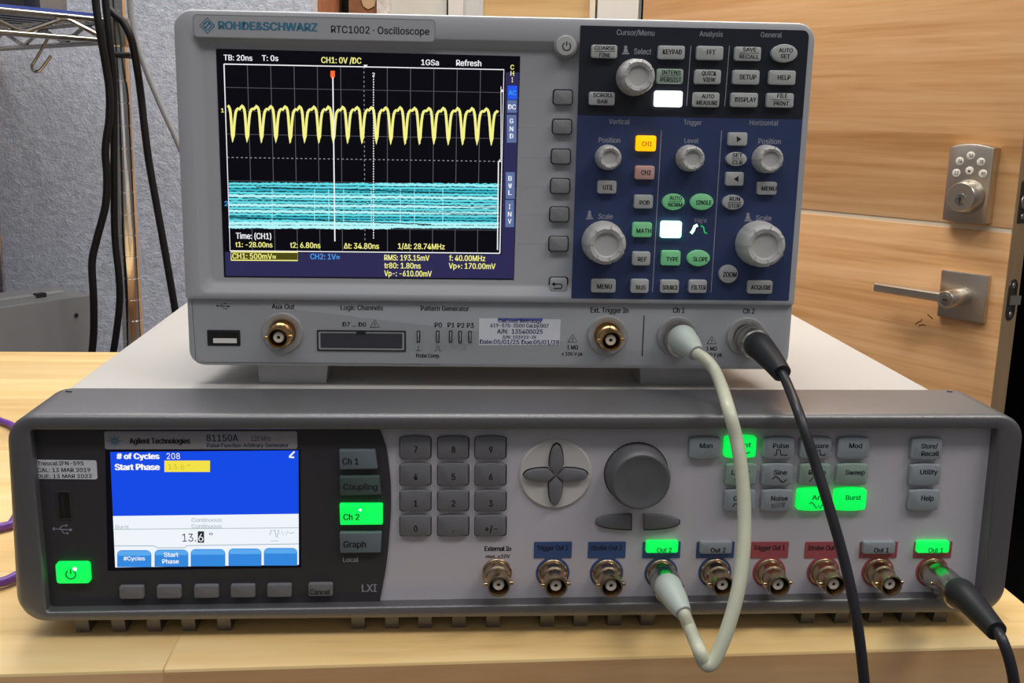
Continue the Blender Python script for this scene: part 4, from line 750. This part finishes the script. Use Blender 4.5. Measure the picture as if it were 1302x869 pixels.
# white patch cable from the oscilloscope to the generator
wc = thing('patch_cable', atY(905, 853, -62), 'pale cream coaxial patch cable looping from oscilloscope Ch 1 down to generator Out 2', 'cable')
ua, va = S.uv(861, 428, 1); t1 = S.P(ua+2.5, va-3.5, 40)
e1, ax1 = collar(wc, S, ua, va, 3, t1, 10, 1.16)
ug, vg_ = G.uv(841, 730, 1); t2 = G.P(ug+1.2, vg_-3, 40); e2, ax2 = collar(wc, G, ug, vg_, 4, t2, 13)
B1 = [e1-ax1*.5, atY(868, 432, e1.y-4), atY(877, 441, e1.y-10), atY(885, 449, e1.y-15)]
plug_boot(wc, B1, interp([6.1, 6.8, 5.6, 3.7], 5), 'boot_white')
B2 = [e2-ax2*1.5, atY(850, 748, e2.y-5), atY(860, 765, e2.y-14), atY(869, 780, e2.y-21)]
plug_boot(wc, B2, interp([5.6, 6.0, 5.0, 3.4], 5), 'boot_white')
yA, yB_ = B1[-1].y, B2[-1].y
cp_ = [B1[2], B1[3], atY(899, 459, yA-6), atY(912, 478, yA-14), atY(925, 516, -24), atY(937, 562, -32), atY(944, 610, -38), atY(946.5, 660, -44), atY(945, 705, -50), atY(938, 753, -56), atY(925, 800, -61), atY(911, 834, -64), atY(902, 846, -65), atY(895, 842, -64), atY(888, 825, -62), atY(878, 802, yB_-4), B2[3], B2[2]]
MB().tube(spline(cp_, 6), 2.7, 16).build('cord', 'cord_white', wc)
for B in (B1, B2): 
    ax = (B[3]-B[2]).normalized(); MB().lathe(B[3]-ax*1.2, ax, [(2.8, 0), (3.7 if B is B1 else 3.5, .3), (3.6 if B is B1 else 3.4, 1.6), (2.8, 1.7)], 20).build('strain_relief', 'surround', wc)
# black cable on Ch 2
kc_ = thing('black_cable', atY(1098, 866, -52), 'black coaxial cable hanging from oscilloscope Ch 2 over the generator front', 'cable')
ua, va = S.uv(949.5, 429, 1); e1, ax1 = collar(kc_, S, ua, va, 4, S.P(ua+3.2, va-3, 40), 11, 1.12)
B1 = [e1-ax1*1.5, atY(967, 442, e1.y-7), atY(981, 458, e1.y-17), atY(994, 475, e1.y-27)]
plug_boot(kc_, B1, interp([6.2, 6.2, 5.2, 4.2], 5), 'boot_black')
yA = B1[-1].y
cp_ = [B1[2], B1[3], atY(1002, 491, yA-8), atY(1017, 530, -22), atY(1040, 600, -32), atY(1055, 648, -38), atY(1070, 700, -43), atY(1082, 750, -48), atY(1091, 800, -52), atY(1099, 869, -54), atY(1106, 960, -54)]
MB().tube(spline(cp_, 6), 2.15, 16).build('cord', 'cord_black', kc_)
# black cable on Out 1
kd = thing('black_cable', atY(1268, 800, -62), 'black coaxial cable plugged into the rightmost generator output Out 1', 'cable')
ug, vg_ = G.uv(1186, 728, 1); e2, ax2 = collar(kd, G, ug, vg_, 4, G.P(ug+4.5, vg_-3.5, 40), 18)
B2 = [e2-ax2*1.5, atY(1222, 754, e2.y-8), atY(1243, 776, e2.y-20), atY(1267, 803, e2.y-34)]
plug_boot(kd, B2, interp([5.7, 6.0, 5.2, 4.1], 5), 'boot_black')
y2 = B2[-1].y
cp_ = [B2[2], B2[3], atY(1275, 816, y2-5), atY(1284, 842, y2-8), atY(1290, 875, y2-9), atY(1294, 930, y2-9)]
MB().tube(spline(cp_, 6), 2.15, 16).build('cord', 'cord_black', kd)
# purple cable loops on the bench, left of the generator
zz = 3.0
pp = [atZ(-90, 505, zz), atZ(-45, 520, zz), atZ(0, 535, zz), atZ(20, 546, zz), atZ(30, 580, zz), atZ(30, 630, zz), atZ(16, 664, zz), atZ(0, 671, zz), atZ(-60, 690, zz), atZ(-75, 715, zz), atZ(-50, 745, zz+.2), atZ(0, 741, zz+.4), atZ(24, 731, zz+.6), atZ(34, 727, zz+.6)]
tag(MB().tube(spline(pp, 6), 2.3, 12).build('purple_cable', 'purple'), 'purple cable lying in a loop on the bench beside the generator', 'cable')
# ================================================================== WIRE SHELF AND WHAT HANGS THERE
PO = atY(160, 250, 775); PX, PY = PO.x, PO.y
c3 = Vector((RT.x, RT.y, 0)).normalized(); f3 = Vector((FW.x, FW.y, 0)).normalized()
dA = (-c3*67-f3*85).normalized(); dB = (-c3*85+f3*67).normalized()
shf = thing('wire_shelf', (PX, PY, FL), 'chrome wire shelf with notched round post in the upper left corner', 'shelf')
zt = hit(150, 27, (PX, PY, 0), (0, 1, 0)).z; zm = hit(150, 53, (PX, PY, 0), (0, 1, 0)).z
def post(p):
    b = MB(); pr = [(12.7, FL)]
    for k in range(85):
        z = -300+k*25.4
        if z > 1500: break
        pr += [(12.7, z-1), (12.0, z-.4), (12.0, z+.4), (12.7, z+1)]
    pr.append((12.7, 1500)); b.lathe((p.x, p.y, 0), (0, 0, 1), pr, 24); b.build('post', 'chrome', shf)
    s = MB(); s.lathe((p.x, p.y, zm-6), (0, 0, 1), [(13, 0), (16, 1), (15, zt-zm+8), (13, zt-zm+10)], 24); s.build('collar', 'wire_chrome', shf)
LA, LB = 450, 330
P0 = Vector((PX, PY, 0)); posts = [P0, P0+dA*LA, P0+dB*LB, P0+dA*LA+dB*LB]
for p in posts: post(p)
for a, d, L_ in ((P0, dA, LA), (P0, dB, LB), (posts[2], dA, LA), (posts[1], dB, LB)):
    b = MB(); s0, s1 = a+d*14, a+d*(L_-14); up3 = Vector((0, 0, 1))
    b.tube([s0+up3*zt, s1+up3*zt], 3.2, 10); b.tube([s0+up3*zm, s1+up3*zm], 3.2, 10)
    n = max(2, int(L_/50)); zig = []
    for k in range(n+1):
        p = s0+(s1-s0)*(k/n); zig.append(p+up3*((zt-2) if k % 2 else (zm+2)))
    zz_ = []
    for p, q in zip(zig, zig[1:]): zz_ += [p+(q-p)*.08, p+(q-p)*.92]
    b.tube(zz_, 2.6, 8); b.build('truss', 'wire_chrome', shf)
for k in range(1, 12):
    a = P0+dB*(LB*k/12); MB().tube([a+Vector((0, 0, zt+2)), a+dA*LA+Vector((0, 0, zt+2))], 1.5, 6).build('shelf_wire', 'wire_chrome', shf)
def slab(o, A, B, z0, z1): return MB().loft([[Vector((q.x, q.y, z)) for q in (o, o+A, o+A+B, o+B)] for z in (z0, z1)], 0, True)
oo = P0+dA*24+dB*4
tag(slab(oo, dA*340, dB*290, zt+3.6, zt+6.6).build('shelf_mat', 'blue_mat'), 'blue mat lying on the chrome wire shelf', 'mat')
oo = P0+dA*100+dB*8
tag(slab(oo, dA*180, dB*160, zt+6.7, zt+70).build('storage_box', 'dark_box'), 'black box on the blue mat, at the shelf corner', 'box')
oo = P0+dA*52+dB*10
tag(slab(oo, dA*30, dB*60, zt+6.7, zt+60).build('storage_box', 'grey_box'), 'small grey box on the blue mat, right of the black box', 'box')
hp = [(64, 42), (61, 48), (57, 56), (46, 75), (41, 83), (42, 89), (48, 91), (54, 86), (65, 71)]
yh = (P0+dA*60).y
hk0 = spline([atY(x, y, yh) for x, y in hp], 6)
tag(MB().tube(hk0, 1.7, 8).build('wire_hook', 'wire_chrome'), 'bent wire hook hanging from the wire shelf', 'hook')
# grey cabinet behind the bench
p1 = atY(117, 374.5, 790); zc = p1.z
cb = thing('equipment_cabinet', (p1.x-120, p1.y-60, FL), 'grey metal cabinet behind the bench under the wire shelf', 'cabinet')
cA = (Vector((atY(0, 392, 705).x, 705, 0))-Vector((p1.x, p1.y, 0))); cA.z = 0; k0 = Vector((p1.x, p1.y, 0)); cA = cA.normalized(); cBk = Vector((-cA.y, cA.x, 0)); cBk = cBk if cBk.y > 0 else -cBk
bxm = MB(); qd = lambda i, z: [Vector((q.x, q.y, z)) for q in (k0+cA*i+cBk*i, k0+cA*(250-i)+cBk*i, k0+cA*(250-i)+cBk*(90-i), k0+cA*i+cBk*(90-i))]
bxm.loft([qd(0, FL), qd(0, zc-2), qd(1.5, zc)], 0, True); bxm.build('cabinet_body', 'box_grey', cb)
tr_ = slab(k0+cA*20+cBk*24, cA*215, cBk*14, zc, zc+3); tr_.build('top_rail', 'softkey_grey', cb)
for t in (45, 110):
    slab(k0+cA*t+cBk*(22 if t < 60 else 42), cA*12, cBk*8, zc, zc+5).build('clip', 'ink', cb)
kd_ = MB(); c0 = k0+cA*22; pz = atY(103, 401, c0.y).z
kd_.lathe((c0.x, c0.y, pz), -cBk, [(2.6, -.5), (2.6, .8), (1.5, 1.2)], 14); kd_.build('screw', 'ink', cb)
# loose black leads along the post
def lead(pts, r, m_, label):
    P = spline([atY(x, y, d) for x, y, d in pts], 6); tag(MB().tube(P, r, 12).build('power_lead', m_), label, 'cable')
lead([(118, -40, 714), (122, 5, 714), (127, 40, 714), (134, 80, 722), (139, 115, 726), (139, 150, 728), (134, 190, 730), (136, 225, 732), (134, 262, 733), (123, 305, 733), (117, 335, 733), (119, 380, 733), (119, 425, 736), (115, 470, 736), (112, 540, 736)], 4.2, 'cable_black', 'black lead left of the post that bows out to the left')
lead([(133, -40, 734), (134, 0, 734), (139, 50, 734), (144, 100, 738), (145, 160, 742), (145, 230, 746), (146, 300, 753), (151, 350, 753), (152, 385, 753), (147, 430, 753), (140, 475, 753), (136, 540, 753)], 4.0, 'cable_black', 'black lead hanging straight down against the chrome post')
lead([(139, 12, 749), (147, 20, 746), (157, 29, 746), (167, 50, 746), (174, 85, 756), (179, 120, 770), (184, 165, 770), (190, 210, 770), (199, 260, 770), (208, 310, 770), (216, 355, 770), (222, 390, 770), (232, 450, 770)], 4.3, 'cable_black', 'thick black lead sweeping from the shelf to behind the oscilloscope')
lead([(164, -40, 800), (165, 0, 800), (169, 35, 800), (178, 68, 800), (192, 105, 800), (207, 140, 800), (221, 170, 800), (232, 195, 800), (250, 235, 800)], 3.4, 'cable_sheen', 'thin black lead, its sheen painted in as grey, right of the post running behind the oscilloscope')  # grey colour stands in for the bright sheen on a black lead
tie = MB(); a0 = atY(141, 68.5, 738); a1 = atY(165, 69, 748); tie.tube([a0, a1], 2.2, 8); tie.lathe((PX, PY, a0.z), (0, 0, 1), [(13.2, -2.5), (14.6, -2.5), (14.6, 2.5), (13.2, 2.5)], 28, 0, None, False, False)
tag(tie.build('cable_tie', 'cable_black'), 'black cable tie around the shelf post and its leads', 'cable tie')
for o in bpy.data.objects:
    if 'wo' in o: del o['wo']
